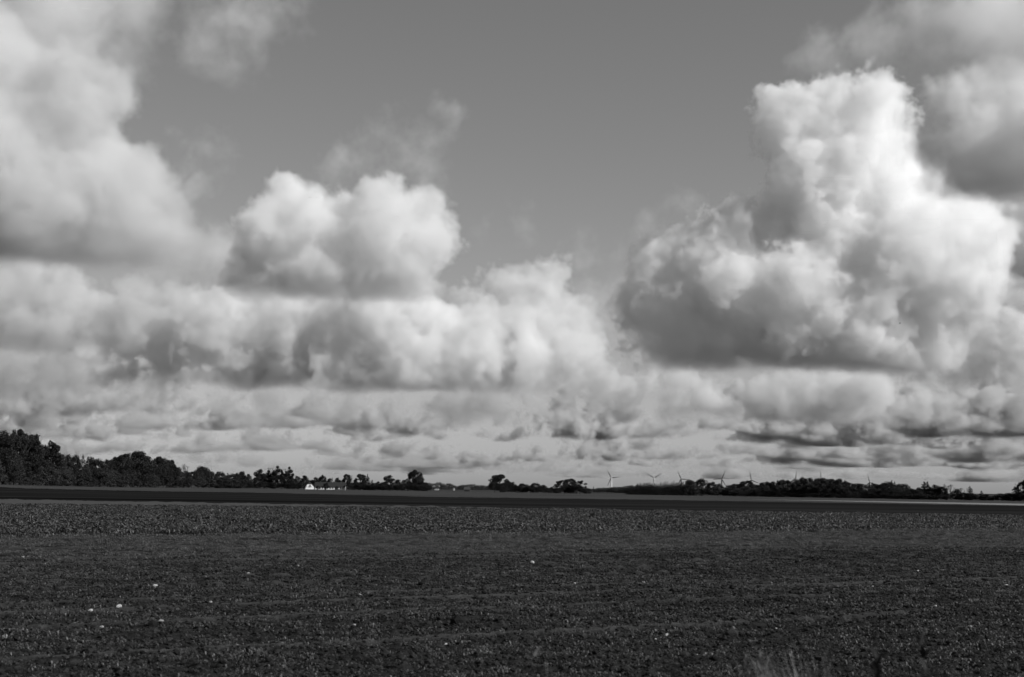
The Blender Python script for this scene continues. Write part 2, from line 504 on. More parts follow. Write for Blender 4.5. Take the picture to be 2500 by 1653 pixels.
PROTO = {}
def make_proto(key, kind, mat, seed, n=13000, leaf=0.020, hh=1.0):
    """Unit-height prototypes: (trunk mesh, crown mesh)."""
    if kind in ('round', 'tall', 'open', 'shrub'):
        V, Fc, ends = limbs(seed, 1.0, 0.9, 0.024, {'round': 0.22, 'tall': 0.34, 'open': 0.36, 'shrub': 0.12}[kind])
        V = [Vector((v.x, v.y, v.z if v.z < 0 else min(v.z, 0.9))) for v in V]
        V = [Vector((v.x * .8, v.y * .8, max(v.z, -0.05))) for v in V]
        rs = np.random.RandomState(seed + 5)
        P = crown_points(kind, seed, n)
        CV, CF = leaf_quads(P, leaf, rs, 0.5)
    elif kind == 'conifer':
        V = []; Fc = []
        tube(V, Fc, (0, 0, -0.04), (0, 0, 0.97), 0.020, 0.003, 7)
        rs = np.random.RandomState(seed)
        C = []
        z = 0.07
        while z < 0.98:
            w = 0.5 * (1 - z) ** 0.85 * rs.uniform(0.72, 1.1) + 0.012
            nb = max(4, int(11 * (1 - z) + 4))
            for b in range(nb):
                a = rs.uniform(0, 6.28); m = int(10 + 24 * (1 - z))
                s = rs.uniform(0.05, 1, m) ** 0.8
                ln = w * rs.uniform(0.7, 1.1)
                C.append(np.stack([np.cos(a) * s * ln + rs.normal(0, .012, m), np.sin(a) * s * ln + rs.normal(0, .012, m), z - 0.10 * s * ln / 0.5 + 0.05 * s ** 2 * w + rs.normal(0, .008, m)], 1))
            z += rs.uniform(0.035, 0.06)
        C.append(np.stack([np.zeros(20), np.zeros(20), np.linspace(0.93, 1.0, 20)], 1) + rs.normal(0, .004, (20, 3)))
        CV, CF = leaf_quads(np.concatenate(C), 0.026, rs, 0.6)
    elif kind == 'poplar':
        V = []; Fc = []
        tube(V, Fc, (0, 0, -0.04), (0, 0, 0.9), 0.02, 0.004, 6)
        rs = np.random.RandomState(seed)
        z = rs.uniform(0.05, 1.0, 2600)
        w = 0.5 * np.sin(np.pi * np.clip(z, 0, 1) ** 0.8) * 0.9 + 0.05
        a = rs.uniform(0, 6.28, 2600); r_ = w * np.sqrt(rs.uniform(0, 1, 2600))
        CV, CF = leaf_quads(np.stack([r_ * np.cos(a), r_ * np.sin(a), z], 1), 0.02, rs)
    elif kind == 'bare':
        V, Fc, ends = limbs(seed, 1.0, 0.62, 0.02, 0.26, 4)
        rs = np.random.RandomState(seed)
        E = np.array([tuple(e) for e in ends])
        P = np.repeat(E, 3, 0) + rs.normal(0, 0.03, (len(E) * 3, 3))
        CV, CF = leaf_quads(P, 0.012, rs)
    zmax = float(np.percentile(np.asarray(CV)[:, 2], 99.6))
    xr = float(np.percentile(np.hypot(np.asarray(CV)[:, 0], np.asarray(CV)[:, 1]), 93))
    CV = np.asarray(CV) / np.array([2 * xr, 2 * xr, zmax])
    V = [(v[0] / (2 * xr), v[1] / (2 * xr), v[2] / zmax) for v in V]
    tm = bpy.data.meshes.new('trunk'); tm.from_pydata([tuple(v) for v in V], [], Fc); tm.materials.append(M_bark)
    cm = fast_mesh('crown', CV, CF, mat)
    PROTO[key] = (tm, cm)

for i in range(4): make_proto('round%d' % i, 'round', M_leafd, 100 + i)
for i in range(3): make_proto('tall%d' % i, 'tall', M_leafd, 120 + i)
for i in range(2): make_proto('open%d' % i, 'open', M_leafd, 140 + i, 6500, 0.021)
for i in range(3): make_proto('mid%d' % i, 'round', M_leafm, 160 + i)
for i in range(2): make_proto('pale%d' % i, 'round', M_leafp, 180 + i)
for i in range(2): make_proto('sparse%d' % i, 'open', M_leafp, 190 + i, 900, 0.02)
for i in range(3): make_proto('conifer%d' % i, 'conifer', M_needle, 200 + i)
make_proto('poplar0', 'poplar', M_leafd, 210)
for i in range(2): make_proto('bare%d' % i, 'bare', M_bark, 220 + i)
for i in range(2): make_proto('far%d' % i, 'round', M_leaf_haze, 230 + i, 1800, 0.03)
for i in range(3): make_proto('shrub%d' % i, 'shrub', M_leafm, 240 + i, 2600, 0.03)
for i in range(2): make_proto('dshrub%d' % i, 'shrub', M_leafd, 250 + i, 2600, 0.03)

NAMES = {'round': 'broadleaf_tree', 'tall': 'broadleaf_tree', 'open': 'broadleaf_tree', 'mid': 'broadleaf_tree', 'pale': 'broadleaf_tree', 'sparse': 'thin_tree',
         'conifer': 'conifer_tree', 'poplar': 'poplar_tree', 'bare': 'bare_tree', 'far': 'distant_tree', 'shrub': 'shrub', 'dshrub': 'shrub'}
trnd = random.Random(99)
def tree(px, top, width, kind, label, group=None, dist=None, extra=0.0):
    """A tree whose top and width are read from the photograph at a stated distance."""
    dist = (dist if dist else float(tree_line(px))) + extra
    X = ray(px, 1197).x * dist
    z = float(ground_z(X, dist)) - 0.1
    h = (CAM_H + ray(px, top).z * dist) - z
    h *= 1.05 if dist < 1200 else (1.16 if dist < 2000 else 1.35)
    w = width * dist / FPX * (1.7 if kind == 'conifer' else 1.08)
    n = sum(1 for k in PROTO if k.rstrip('0123456789') == kind)
    tm, cm = PROTO['%s%d' % (kind, trnd.randrange(n))]
    root = empty(NAMES[kind], (X, dist, z), trnd.uniform(0, 6.28))
    for nm, m in (('trunk', tm), ('crown', cm)):
        o = bpy.data.objects.new('stem' if (nm == 'trunk' and 'shrub' in kind) else ('foliage' if 'shrub' in kind else nm), m)
        COL.objects.link(o); o.parent = root
    root.scale = (w, w, h)
    tag(root, label, 'shrub' if 'shrub' in kind else 'tree', group)
    return root

def skyline(xs, pts):
    return np.interp(xs, [p[0] for p in pts], [p[1] for p in pts])

# --- the wood on the left, receding from the left edge
LEFT = [(-260, 1050), (-60, 1066), (0, 1062), (30, 1056), (50, 1060), (75, 1068), (100, 1086), (135, 1100), (145, 1112), (190, 1113), (240, 1121), (270, 1124), (300, 1112), (325, 1107), (345, 1112), (365, 1126), (385, 1122), (420, 1132), (440, 1146),
        (470, 1148), (490, 1143), (505, 1147), (560, 1154), (600, 1156), (615, 1166)]
def left_zone(px):
    for lim, t in ((-5, 'left of the frame edge'), (95, 'below the tallest crowns'), (190, 'right of the airy grey tree'), (275, 'left of the broad dome'), (370, 'around the broad dome'), (440, 'right of the broad dome'), (510, 'by the leafless fan tree'), (9999, 'at the low right end')):
        if px < lim: return t
def right_zone(px):
    for lim, t in ((1850, 'below the fifth turbine'), (1920, 'left of the sixth turbine'), (1970, 'below the sixth turbine'), (2030, 'below the seventh turbine'), (2100, 'left of the rightmost turbine'), (2150, 'below the rightmost turbine'), (9999, 'at its right end')):
        if px < lim: return t
def far_zone(px):
    for lim, t in ((1090, 'behind the tiny cottage'), (1130, 'by the speck of a house'), (1200, 'above the grey barn'), (1345, 'behind the middle hedge'), (1440, 'behind the dark middle clump'), (1520, 'below the leftmost turbine'), (9999, 'left of the plantation')):
        if px < lim: return t
def plant_zone(px):
    for lim, t in ((1580, 'at the left end'), (1615, 'below the second turbine'), (1650, 'between second and third turbine'), (9999, 'below the third turbine')):
        if px < lim: return t
G1 = 'trees of the left wood'
for (px, top, w, kind, lab) in [
        (5, 1061, 78, 'tall', 'tall leafy tree at the left edge, highest of the wood'), (48, 1057, 70, 'open', 'tall open-crowned tree with sky showing through at the left'),
        (80, 1068, 40, 'tall', 'dark rounded tree stepping down from the highest crowns'), (123, 1083, 46, 'open', 'airy grey-leaved tree at the right end of the tall crowns'),
        (325, 1107, 92, 'round', 'broad dark dome-shaped tree rising from the middle of the left wood'), (296, 1113, 50, 'open', 'open-topped tree on the left shoulder of the broad dome'),
        (387, 1119, 36, 'tall', 'narrow upright tree just right of the broad dome'), (415, 1127, 40, 'tall', 'rounded tree second right of the broad dome'),
        (453, 1134, 30, 'bare', 'leafless fan-shaped tree standing above the left wood'), (493, 1142, 36, 'round', 'low dark domed tree near the right end of the left wood'),
        (632, 1153, 30, 'round', 'round dark tree left of the farm, first of its clump'), ]:
    tree(px, top, w, kind, lab, dist=None if px < 620 else 1330)
r5 = random.Random(5)
x = -230
while x < 612:
    t = float(skyline(x, LEFT)) + r5.uniform(1, 6)
    D = float(tree_line(x))
    w = r5.uniform(34, 50) * (480 / D) ** 0.5
    k = r5.choice(['round', 'round', 'tall', 'mid'])
    if 150 < x < 270 or x > 510: k = r5.choice(['round', 'conifer', 'round'])
    if k == 'conifer': w *= 0.6
    tree(x, t, w, k, ('dark broadleaf tree of the left wood, ' if k != 'conifer' else 'dark conifer tip in the left wood, ') + left_zone(x), G1 if k != 'conifer' else 'conifers of the left wood', extra=r5.uniform(5, 25))
    base = 1182 + 42 * x / 2500
    tree(x + r5.uniform(-8, 8), base - (base - t) * r5.uniform(0.5, 0.75), w * 1.1, r5.choice(['round', 'mid', 'round']), 'shorter bushy tree fronting the left wood, ' + left_zone(x), 'front trees of the left wood', extra=-r5.uniform(2, 10))
    x += w * 0.55
x = -200
while x < 430:
    base = 1182 + 42 * x / 2500
    D = float(tree_line(x)); s = 480 / D
    tree(x, base - r5.uniform(22, 55) * s ** 0.8, r5.uniform(30, 52) * s ** 0.5, r5.choice(['shrub', 'shrub', 'dshrub']), 'grey-leaved shrub at the foot of the left wood, ' + left_zone(x), 'shrubs along the left wood', extra=-r5.uniform(12, 18))
    x += r5.uniform(18, 30) * s ** 0.5

# --- trees round the farm
FARM = [(672, 1146, 36, 'open', 'flat-topped spreading tree left of the white farmhouse'), (665, 1158, 46, 'round', 'dark bushy tree under the flat-topped spreading tree'), (702, 1148, 30, 'open', 'open round-headed tree left of the white farmhouse'),
        (700, 1162, 40, 'round', 'dark bushy tree beneath the open round-headed tree'), (725, 1167, 16, 'round', 'small grey tree in the dip left of the farmhouse'), (741, 1166, 24, 'round', 'dark rounded tree just behind the farmhouse gable'),
        (645, 1165, 30, 'round', 'low dark tree filling the clump left of the farm'), (757, 1176, 22, 'round', 'low dark tree above the farmhouse roof'),
        (772, 1170, 26, 'round', 'dark spreading tree right of the white gable'), (787, 1165, 18, 'tall', 'taller round tree behind the long farm roof'), (803, 1172, 14, 'round', 'small dark tree over the middle of the long roof'),
        (810, 1170, 8, 'poplar', 'thin upright tree over the long farm roof'), (823, 1171, 16, 'round', 'low bushy tree over the right half of the long roof'), (845, 1163, 20, 'tall', 'round-headed tree at the right end of the long roof'),
        (858, 1165, 4, 'poplar', 'needle-thin poplar right of the long roof'), (878, 1163, 28, 'tall', 'large rounded tree right of the farm buildings'), (880, 1180, 30, 'mid', 'grey-leaved bush in front of the large rounded farm tree'),
        (897, 1164, 12, 'conifer', 'pointed conifer beside the large rounded farm tree'), (908, 1176, 12, 'conifer', 'small pointed conifer right of the farm'), (922, 1179, 18, 'round', 'low dark tree between farm and domed tree'),
        (948, 1166, 28, 'round', 'smooth dark domed tree right of the farm'), (935, 1180, 20, 'round', 'low bush left of the smooth domed tree'), (972, 1175, 22, 'round', 'dark hedge tree right of the smooth dome'), (988, 1176, 20, 'round', 'dark hedge tree left of the tall lone tree'), (1002, 1180, 14, 'round', 'small tree at the left foot of the tall lone tree'),
        (1013, 1155, 36, 'tall', 'tall round-crowned tree standing above the hedge right of the farm'), (1020, 1176, 36, 'round', 'bush at the foot of the tall round-crowned tree'), (1038, 1181, 16, 'round', 'low dark tree closing the farm clump on the right')]
for f in FARM: tree(*f, dist=1420 if 750 < f[0] < 870 and f[1] < 1180 else 1370)
tree(796, 1181, 18, 'dshrub', 'dark round bush in front of the long white farmhouse', dist=1335)
tree(776, 1187, 12, 'dshrub', 'small dark bush between the gable house and the long house', dist=1335)
tree(822, 1188, 12, 'dshrub', 'small dark bush before the right half of the long house', dist=1335)
tree(855, 1182, 22, 'dshrub', 'dark bush at the right end of the long white farmhouse', dist=1335)
x = 617
while x < 1045:
    if not (738 < x < 850):
        tree(x, 1179 + r5.uniform(-2, 3) + (x - 617) * 0.012, r5.uniform(16, 24), r5.choice(['round', 'dshrub']), 'low dark hedge bush in the tree row ' + ('left of the farmhouse' if x < 690 else 'beside the white gable' if x < 738 else 'right of the long house' if x < 915 else 'under the smooth domed tree' if x < 975 else 'under the tall round-crowned tree'), 'hedge bushes by the farm', dist=1345)
    x += r5.uniform(9, 13)

# --- far pale tree row between the farm and the middle clumps
x = 1040
while x < 1560:
    top = float(np.interp(x, [1040, 1055, 1072, 1085, 1095, 1112, 1138, 1155, 1170, 1190, 1300, 1345, 1430, 1470, 1500, 1560], [1184, 1183, 1182, 1186, 1182, 1189, 1186, 1184, 1188, 1187, 1190, 1193, 1196, 1194, 1191, 1189])) + r5.uniform(-0.5, 2.5)
    tree(x, top, r5.uniform(13, 22), 'far', 'hazy grey tree in the distant row ' + far_zone(x), 'distant tree row', dist=2300 + r5.uniform(0, 300))
    x += r5.uniform(6, 9)

# --- middle clumps
MID = [(1222, 1165, 46, 'tall', 'big round tree with a visible trunk in the middle distance'), (1208, 1180, 26, 'tall', 'low limb-like tree leaning out left of the big round tree'), (1228, 1182, 30, 'round', 'bush under the big round tree with visible trunk'), (1250, 1181, 22, 'round', 'dark tree right of the big round tree'),
       (1277, 1184, 32, 'round', 'low domed dark tree in the middle hedge'), (1262, 1188, 24, 'round', 'low bush right of the big round tree'), (1308, 1183, 28, 'round', 'peaked dark tree in the middle hedge'), (1325, 1187, 22, 'round', 'sloping dark tree in the middle hedge'), (1294, 1188, 26, 'round', 'low bush between domed and peaked middle trees'), (1338, 1193, 16, 'round', 'last low bush of the middle hedge'), (1346, 1191, 10, 'mid', 'small round grey tree in the gap of the middle hedge'),
       (1370, 1177, 32, 'open', 'open-crowned tree at the left of the dark middle clump'), (1393, 1174, 32, 'tall', 'highest tree of the dark middle clump'), (1416, 1178, 28, 'open', 'spreading tree at the right of the dark middle clump'), (1378, 1188, 44, 'round', 'broad bush under the left of the dark middle clump'), (1408, 1187, 46, 'round', 'broad bush under the right of the dark middle clump'), (1432, 1194, 24, 'round', 'low bush ending the dark middle clump'), (1358, 1194, 20, 'round', 'low bush starting the dark middle clump')]
for f in MID: tree(*f, dist=1240 + trnd.uniform(-20, 20))
x = 1452
while x < 1540:
    tree(x, 1194 + r5.uniform(-2, 3), r5.uniform(16, 24), r5.choice(['mid', 'far']), 'dim grey hedge tree left of the conifer plantation', 'hedge by the plantation', dist=1700)
    x += r5.uniform(8, 12)
tree(1449, 1190, 4, 'poplar', 'thin pointed tree right of the dark middle clump', dist=1700)

# --- conifer plantation and the pale broadleaf trees beside it
x = 1536
while x < 1690:
    top = float(np.interp(x, [1536, 1545, 1563, 1580, 1600, 1636, 1660, 1690], [1189, 1187, 1181, 1181, 1181, 1178, 1179, 1182]))
    tree(x, top + r5.uniform(-1.5, 3), r5.uniform(8, 12), 'conifer', 'dark pointed conifer in the small plantation, ' + plant_zone(x), 'plantation conifers', dist=1140 + r5.uniform(-10, 30))
    tree(x + 3, top + r5.uniform(5, 9), r5.uniform(10, 14), 'conifer', 'shorter conifer fronting the small plantation, ' + plant_zone(x), 'front plantation conifers', dist=1120)
    x += r5.uniform(4.2, 6.0)
PALE = [(1686, 1174, 34, 'mid', 'grey rounded tree right of the conifer plantation'), (1714, 1172, 38, 'mid', 'tallest grey bushy tree beside the conifer plantation'), (1738, 1179, 30, 'mid', 'grey bushy tree sloping down to the right'), (1758, 1183, 26, 'mid', 'low grey tree at the edge of the grey trees'),
        (1700, 1188, 30, 'shrub', 'grey shrub in front of the tallest grey tree'), (1728, 1190, 32, 'pale', 'light grey shrub in the front of the grey trees'), (1752, 1192, 26, 'mid', 'drooping grey shrub at the right of the grey trees'), (1777, 1192, 30, 'pale', 'light-leaved tree at the corner of the big right wood'), (1765, 1196, 22, 'pale', 'light-leaved low shrub by the wood corner'), (1672, 1190, 26, 'shrub', 'dim shrub where conifers meet grey trees')]
for f in PALE: tree(*f, dist=1060 + trnd.uniform(-15, 15))

# --- the big wood on the right
RIGHT = [(1770, 1186), (1785, 1185), (1810, 1181), (1825, 1177), (1845, 1186), (1870, 1180), (1885, 1178), (1905, 1174), (1925, 1173), (1945, 1173), (1966, 1170), (1980, 1169), (2000, 1171), (2015, 1169), (2030, 1170), (2045, 1173), (2060, 1178), (2080, 1180), (2100, 1185), (2115, 1183), (2140, 1181), (2160, 1181), (2178, 1178), (2200, 1184), (2215, 1186), (2232, 1195), (2245, 1193)]
x = 1782
while x < 2246:
    t = float(skyline(x, RIGHT))
    k = r5.choice(['round', 'tall', 'conifer', 'round']) if x > 1890 else r5.choice(['round', 'tall', 'round'])
    w = r5.uniform(24, 34) * (0.55 if k == 'conifer' else 1)
    lab = {'conifer': ('dark conifer tip in the big right wood, ' + right_zone(x), 'conifers of the right wood')}.get(k, ('dark broadleaf tree of the big right wood, ' + right_zone(x), 'trees of the right wood'))
    tree(x, t + r5.uniform(-2, 2.5), w, k, *lab, extra=r5.uniform(0, 30))
    base = 1182 + 42 * x / 2500
    tree(x + r5.uniform(-6, 6), base - (base - t) * r5.uniform(0.55, 0.8), r5.uniform(28, 36), r5.choice(['round', 'round', 'mid']), 'bushy dark tree fronting the big right wood, ' + right_zone(x), 'front trees of the right wood', extra=-r5.uniform(5, 15))
    x += w * 0.5
x = 1800
while x < 2330:
    base = 1182 + 42 * x / 2500
    tree(x, base - r5.uniform(9, 16), r5.uniform(22, 34), 'dshrub', 'low dark shrub at the foot of the right wood, ' + right_zone(x), 'shrubs along the right wood', extra=-20)
    x += r5.uniform(14, 20)
ENDS = [(2178, 1176, 14, 'conifer', 'spire-topped conifer highest at the right part of the wood'), (2256, 1179, 20, 'conifer', 'left of the twin dark conifers near the right end'), (2265, 1179, 20, 'conifer', 'right of the twin dark conifers near the right end'), (2284, 1186, 26, 'round', 'dark tree stepping down right of the twin conifers'), (2300, 1190, 24, 'round', 'low dark tree before the thin pale trees'), (2270, 1194, 40, 'round', 'broad dark bush under the twin conifers'),
        (2307, 1181, 12, 'bare', 'leafless thin tree right of the twin conifers'), (2322, 1185, 22, 'sparse', 'pale thin-leaved tree near the right end'), (2334, 1196, 30, 'mid', 'grey bush under the pale thin tree'), (2347, 1193, 22, 'sparse', 'second pale thin-leaved tree near the right end'), (2352, 1204, 30, 'mid', 'low grey bush beneath the second thin tree'),
        (2368, 1190, 20, 'conifer', 'lone ragged conifer standing apart on the right'), (2372, 1206, 30, 'round', 'low dark bush at the foot of the lone ragged conifer'), (2396, 1200, 14, 'conifer', 'tiny pointed conifer in the gap on the right'), (2404, 1208, 26, 'round', 'low bush by the tiny pointed conifer'), (2425, 1211, 26, 'round', 'lowest bush of the gap on the right'), (2446, 1206, 34, 'round', 'low domed bush left of the right-edge trees'), (2462, 1205, 28, 'round', 'low dark bush at the foot of the right-edge trees'),
        (2478, 1190, 22, 'conifer', 'dark conifer first of the right-edge trees'), (2493, 1179, 30, 'open', 'open dark tree cut by the right edge'), (2515, 1172, 36, 'tall', 'tall dark tree at the right edge of the frame'), (2490, 1204, 40, 'round', 'dense bush under the right-edge trees')]
for f in ENDS: tree(*f)
x = 2540
while x < 2900:
    tree(x, 1175 + r5.uniform(-6, 8), r5.uniform(30, 42), 'round', 'dark tree of the row continuing past the right edge', 'row past the right edge')
    x += 24
# ------------------------------------------------------------------ farm buildings
def box_mesh(name, x0, x1, y0, y1, z0, z1, mat, parent):
    v = [(x0, y0, z0), (x1, y0, z0), (x1, y1, z0), (x0, y1, z0), (x0, y0, z1), (x1, y0, z1), (x1, y1, z1), (x0, y1, z1)]
    f = [(0, 3, 2, 1), (4, 5, 6, 7), (0, 1, 5, 4), (1, 2, 6, 5), (2, 3, 7, 6), (3, 0, 4, 7)]
    return mesh_obj(name, v, f, mat, parent)

def place(px, dist):
    X = ray(px, 1197).x * dist
    return (X, dist, float(ground_z(X, dist)))

def gable_house():
    """White half-hipped gable end towards the camera."""
    w, e, hz, tz, L_ = 4.0, 2.6, 4.9, 7.0, 11.0        # half width, eaves, hip start, ridge, length
    xh = w * (tz - hz) / (tz - e)
    root = empty('farmhouse', place(756, 1352), R(14))
    tag(root, 'white farmhouse with half-hipped gable end facing across the field', 'house')
    v = [(-w, 0, -.4), (w, 0, -.4), (w, 0, e), (xh, 0, hz), (-xh, 0, hz), (-w, 0, e)]
    v += [(a, L_, c) for a, b, c in v]
    mesh_obj('wall', v, [(0, 1, 2, 3, 4, 5), (11, 10, 9, 8, 7, 6), (0, 5, 11, 6), (1, 7, 8, 2), (4, 3, 9, 10)], M_white, root)
    o_, t = 0.25, 0.16
    def slab(pts):
        n = len(pts); vv = pts + [(x_, y_, z_ + t) for x_, y_, z_ in pts]
        return vv, [tuple(range(n))[::-1], tuple(range(n, 2 * n))] + [(i, (i + 1) % n, n + (i + 1) % n, n + i) for i in range(n)]
    rv = []; rf = []
    for s in (-1, 1):
        a, b = slab([(s * (w + .3), -o_, e - .2), (s * (w + .3), L_ + o_, e - .2), (0, L_ - 1.8, tz + .02), (0, 1.8, tz + .02), (s * xh, -o_, hz + .05)])
        rf += [tuple(i + len(rv) for i in q) for q in b]; rv += a
    a, b = slab([(-xh, -o_, hz + .06), (xh, -o_, hz + .06), (0, 1.8, tz + .03)])
    rf += [tuple(i + len(rv) for i in q) for q in b]; rv += a
    rfo = mesh_obj('roof', rv, rf, M_roof, root)
    box_mesh('chimney', -.35, .35, 6, 6.7, tz - .3, tz + 1.1, M_roof, rfo)
    for (x0, x1, z0, z1) in [(-.55, .05, 2.9, 4.3), (.25, .85, 2.9, 4.3)]:
        wi = box_mesh('window', x0, x1, -.06, .05, z0, z1, M_glass, root)
        box_mesh('sill', x0 - .1, x1 + .1, -.14, -.065, z0 - .12, z0 - .01, M_white, wi)
    bal = box_mesh('balcony', -1.3, 1.5, -.5, -.01, 2.35, 2.78, M_timber, root)
    return root

def long_house(name, label, px0, px1, dist, e, ridge, depth, wallmat, roofmat, holes, rz=0.0):
    k = dist / FPX
    w = (px1 - px0) * k / 2
    root = empty(name, place((px0 + px1) / 2, dist), rz)
    tag(root, label, 'house' if 'house' in name else 'barn')
    v = [(-w, 0, -.5), (w, 0, -.5), (w, depth, -.5), (-w, depth, -.5), (-w, 0, e), (w, 0, e), (w, depth, e), (-w, depth, e), (-w, depth / 2, ridge), (w, depth / 2, ridge)]
    mesh_obj('wall', v, [(0, 1, 5, 4), (1, 2, 6, 9, 5), (2, 3, 7, 6), (3, 0, 4, 8, 7)], wallmat, root)
    o_, t = .35, .18
    sl = (ridge - e) / (depth / 2)
    rv = [(-w - o_, -o_, e - o_ * sl), (w + o_, -o_, e - o_ * sl), (w + o_, depth / 2, ridge), (-w - o_, depth / 2, ridge), (w + o_, depth + o_, e - o_ * sl), (-w - o_, depth + o_, e - o_ * sl)]
    rv = [(a, b, c + .03) for a, b, c in rv] + [(a, b, c + .03 + t) for a, b, c in rv]
    rf = [(3, 2, 1, 0), (5, 4, 2, 3), (6, 7, 8, 9), (9, 8, 10, 11), (0, 1, 7, 6), (4, 5, 11, 10), (1, 2, 8, 7), (2, 4, 10, 8), (3, 0, 6, 9), (5, 3, 9, 11)]
    mesh_obj('roof', rv, rf, roofmat, root)
    for (x0, x1, z0, z1, kind) in holes:
        o = box_mesh(kind, x0, x1, -.05, .06, z0, z1, M_glass if kind == 'window' else M_timber, root)
        if kind == 'window': box_mesh('sill', x0 - .1, x1 + .1, -.13, -.055, z0 - .12, z0 - .01, wallmat, o)
    return root

gable_house()
holes = []
xq = -12.6
while xq < 13.0:
    holes.append((xq, xq + 1.1, 0.9, 2.1, 'window')); xq += 2.45
holes = [h for i, h in enumerate(holes) if i not in (3, 7)]
holes += [(-5.2, -4.0, 0.0, 2.15, 'door'), (4.7, 5.8, 0.0, 2.15, 'door')]
long_house('farmhouse', 'long low white house with a dark roof beside the gable house', 769, 842, 1375, 2.5, 7.0, 9.0, M_white, M_roof, holes, R(3))
long_house('cottage', 'tiny white cottage half hidden in the distant tree row', 1061, 1071, 2260, 2.6, 5.0, 7.0, M_dim_white, M_roof, [(-3, -2, 1.5, 2.7, 'window'), (1.5, 2.5, 1.5, 2.7, 'window')])
long_house('cottage', 'speck of a white house right of the tiny cottage', 1106, 1110, 2250, 3.6, 5.2, 6.0, M_dim_white, M_roof, [(-.6, .2, 1.5, 2.6, 'window')])
long_house('barn', 'grey-roofed low barn left of the big round middle tree', 1133, 1147, 1500, 2.0, 4.6, 8.0, M_greyroof, M_greyroof, [(-1.5, 1.0, 0, 1.8, 'door')])

# ------------------------------------------------------------------ wind turbines
def lathe(V, Fc, prof, n=14):
    s = len(V)
    for z, r in prof:
        for i in range(n):
            a = 2 * math.pi * i / n
            V.append((r * math.cos(a), r * math.sin(a), z))
    for j in range(len(prof) - 1):
        for i in range(n):
            k = (i + 1) % n
            Fc.append((s + j * n + i, s + j * n + k, s + (j + 1) * n + k, s + (j + 1) * n + i))

def blade_mesh(L_):
    V = []; Fc = []
    st = [(0.02, 1.3, 1.3, 0), (0.08, 1.5, 1.2, 0.2), (0.2, 2.9, 0.7, 0.25), (0.5, 2.1, 0.42, 0.1), (0.8, 1.4, 0.25, 0.05), (1.0, 0.8, 0.12, 0.0)]
    for s, c, t, tw in st:
        for a in range(8):
            an = 2 * math.pi * a / 8
            x = math.cos(an) * c * .5 + c * .15; y = math.sin(an) * t * .5
            V.append((x * math.cos(tw) - y * math.sin(tw), x * math.sin(tw) + y * math.cos(tw), s * L_))
    for j in range(len(st) - 1):
        for i in range(8):
            k = (i + 1) % 8
            Fc.append((j * 8 + i, j * 8 + k, j * 8 + 8 + k, j * 8 + 8 + i))
    Fc.append(tuple(range(40, 48)))
    me = bpy.data.meshes.new('blade'); me.from_pydata(V, [], Fc); me.materials.append(M_blade)
    return me

T_D = 5000.0
BL = 31.0
blade_me = blade_mesh(BL)
def turbine(px, py, ang, label, paint=M_turb_shaded):
    hub = at(px, py, T_D)
    gz = float(ground_z(hub.x, T_D))
    root = empty('wind_turbine', (hub.x, T_D, gz), R(-12))
    tag(root, label, 'wind turbine', 'wind turbines on the horizon')
    H = hub.z - gz
    V = []; Fc = []
    lathe(V, Fc, [(-2, 2.7), (0, 2.7), (H * .5, 2.3), (H - 1.2, 1.8)])
    mesh_obj('tower', V, Fc, paint, root, True)
    nv = [(-1.5, -3.2, H - 1.4), (1.5, -3.2, H - 1.4), (1.6, 5.5, H - 1.2), (-1.6, 5.5, H - 1.2), (-1.4, -3.0, H + 1.5), (1.4, -3.0, H + 1.5), (1.3, 5.5, H + 1.7), (-1.3, 5.5, H + 1.7)]
    mesh_obj('nacelle', nv, [(0, 3, 2, 1), (4, 5, 6, 7), (0, 1, 5, 4), (1, 2, 6, 5), (2, 3, 7, 6), (3, 0, 4, 7)], paint, root)
    V = []; Fc = []
    lathe(V, Fc, [(-0.2, 1.5), (0.9, 1.45), (2.0, 1.0), (2.5, 0.2)], 12)
    V = [(x, -z - 3.2, y + H) for x, y, z in V]
    mesh_obj('hub', V, Fc, paint, root, True)
    for a in ang:
        b = bpy.data.objects.new('blade', blade_me); COL.objects.link(b); b.parent = root
        b.location = (0, -4.3, H)
        b.rotation_euler = (0, R(a), 0)                 # clockwise from straight up, seen from the camera
    return root
turbine(1492.8, 1166.5, (-30, 84, 205), 'leftmost wind turbine, bright full tower clear of the trees', M_turb)
turbine(1597, 1167, (-60, 57, 178), 'second turbine from left, two blades raised in a wide V', M_turb)
turbine(1663, 1169.5, (-25, 92, 208), 'third turbine from left above the plantation, one blade level right')
turbine(1762, 1169, (24, 265, 149), 'fourth turbine from left, one blade level to the left')
turbine(1834, 1172, (-10, 112, 232), 'fifth turbine from left, hub just above the dark wood')
turbine(1942, 1171, (7, 127, 247), 'sixth turbine from left, single tilted blade showing above trees')
turbine(2004, 1173, (0, 120, 240), 'seventh turbine from left, single upright blade showing above trees')
turbine(2123, 1178, (-15, 107, 227), 'rightmost turbine, blade tilted left above the wood')

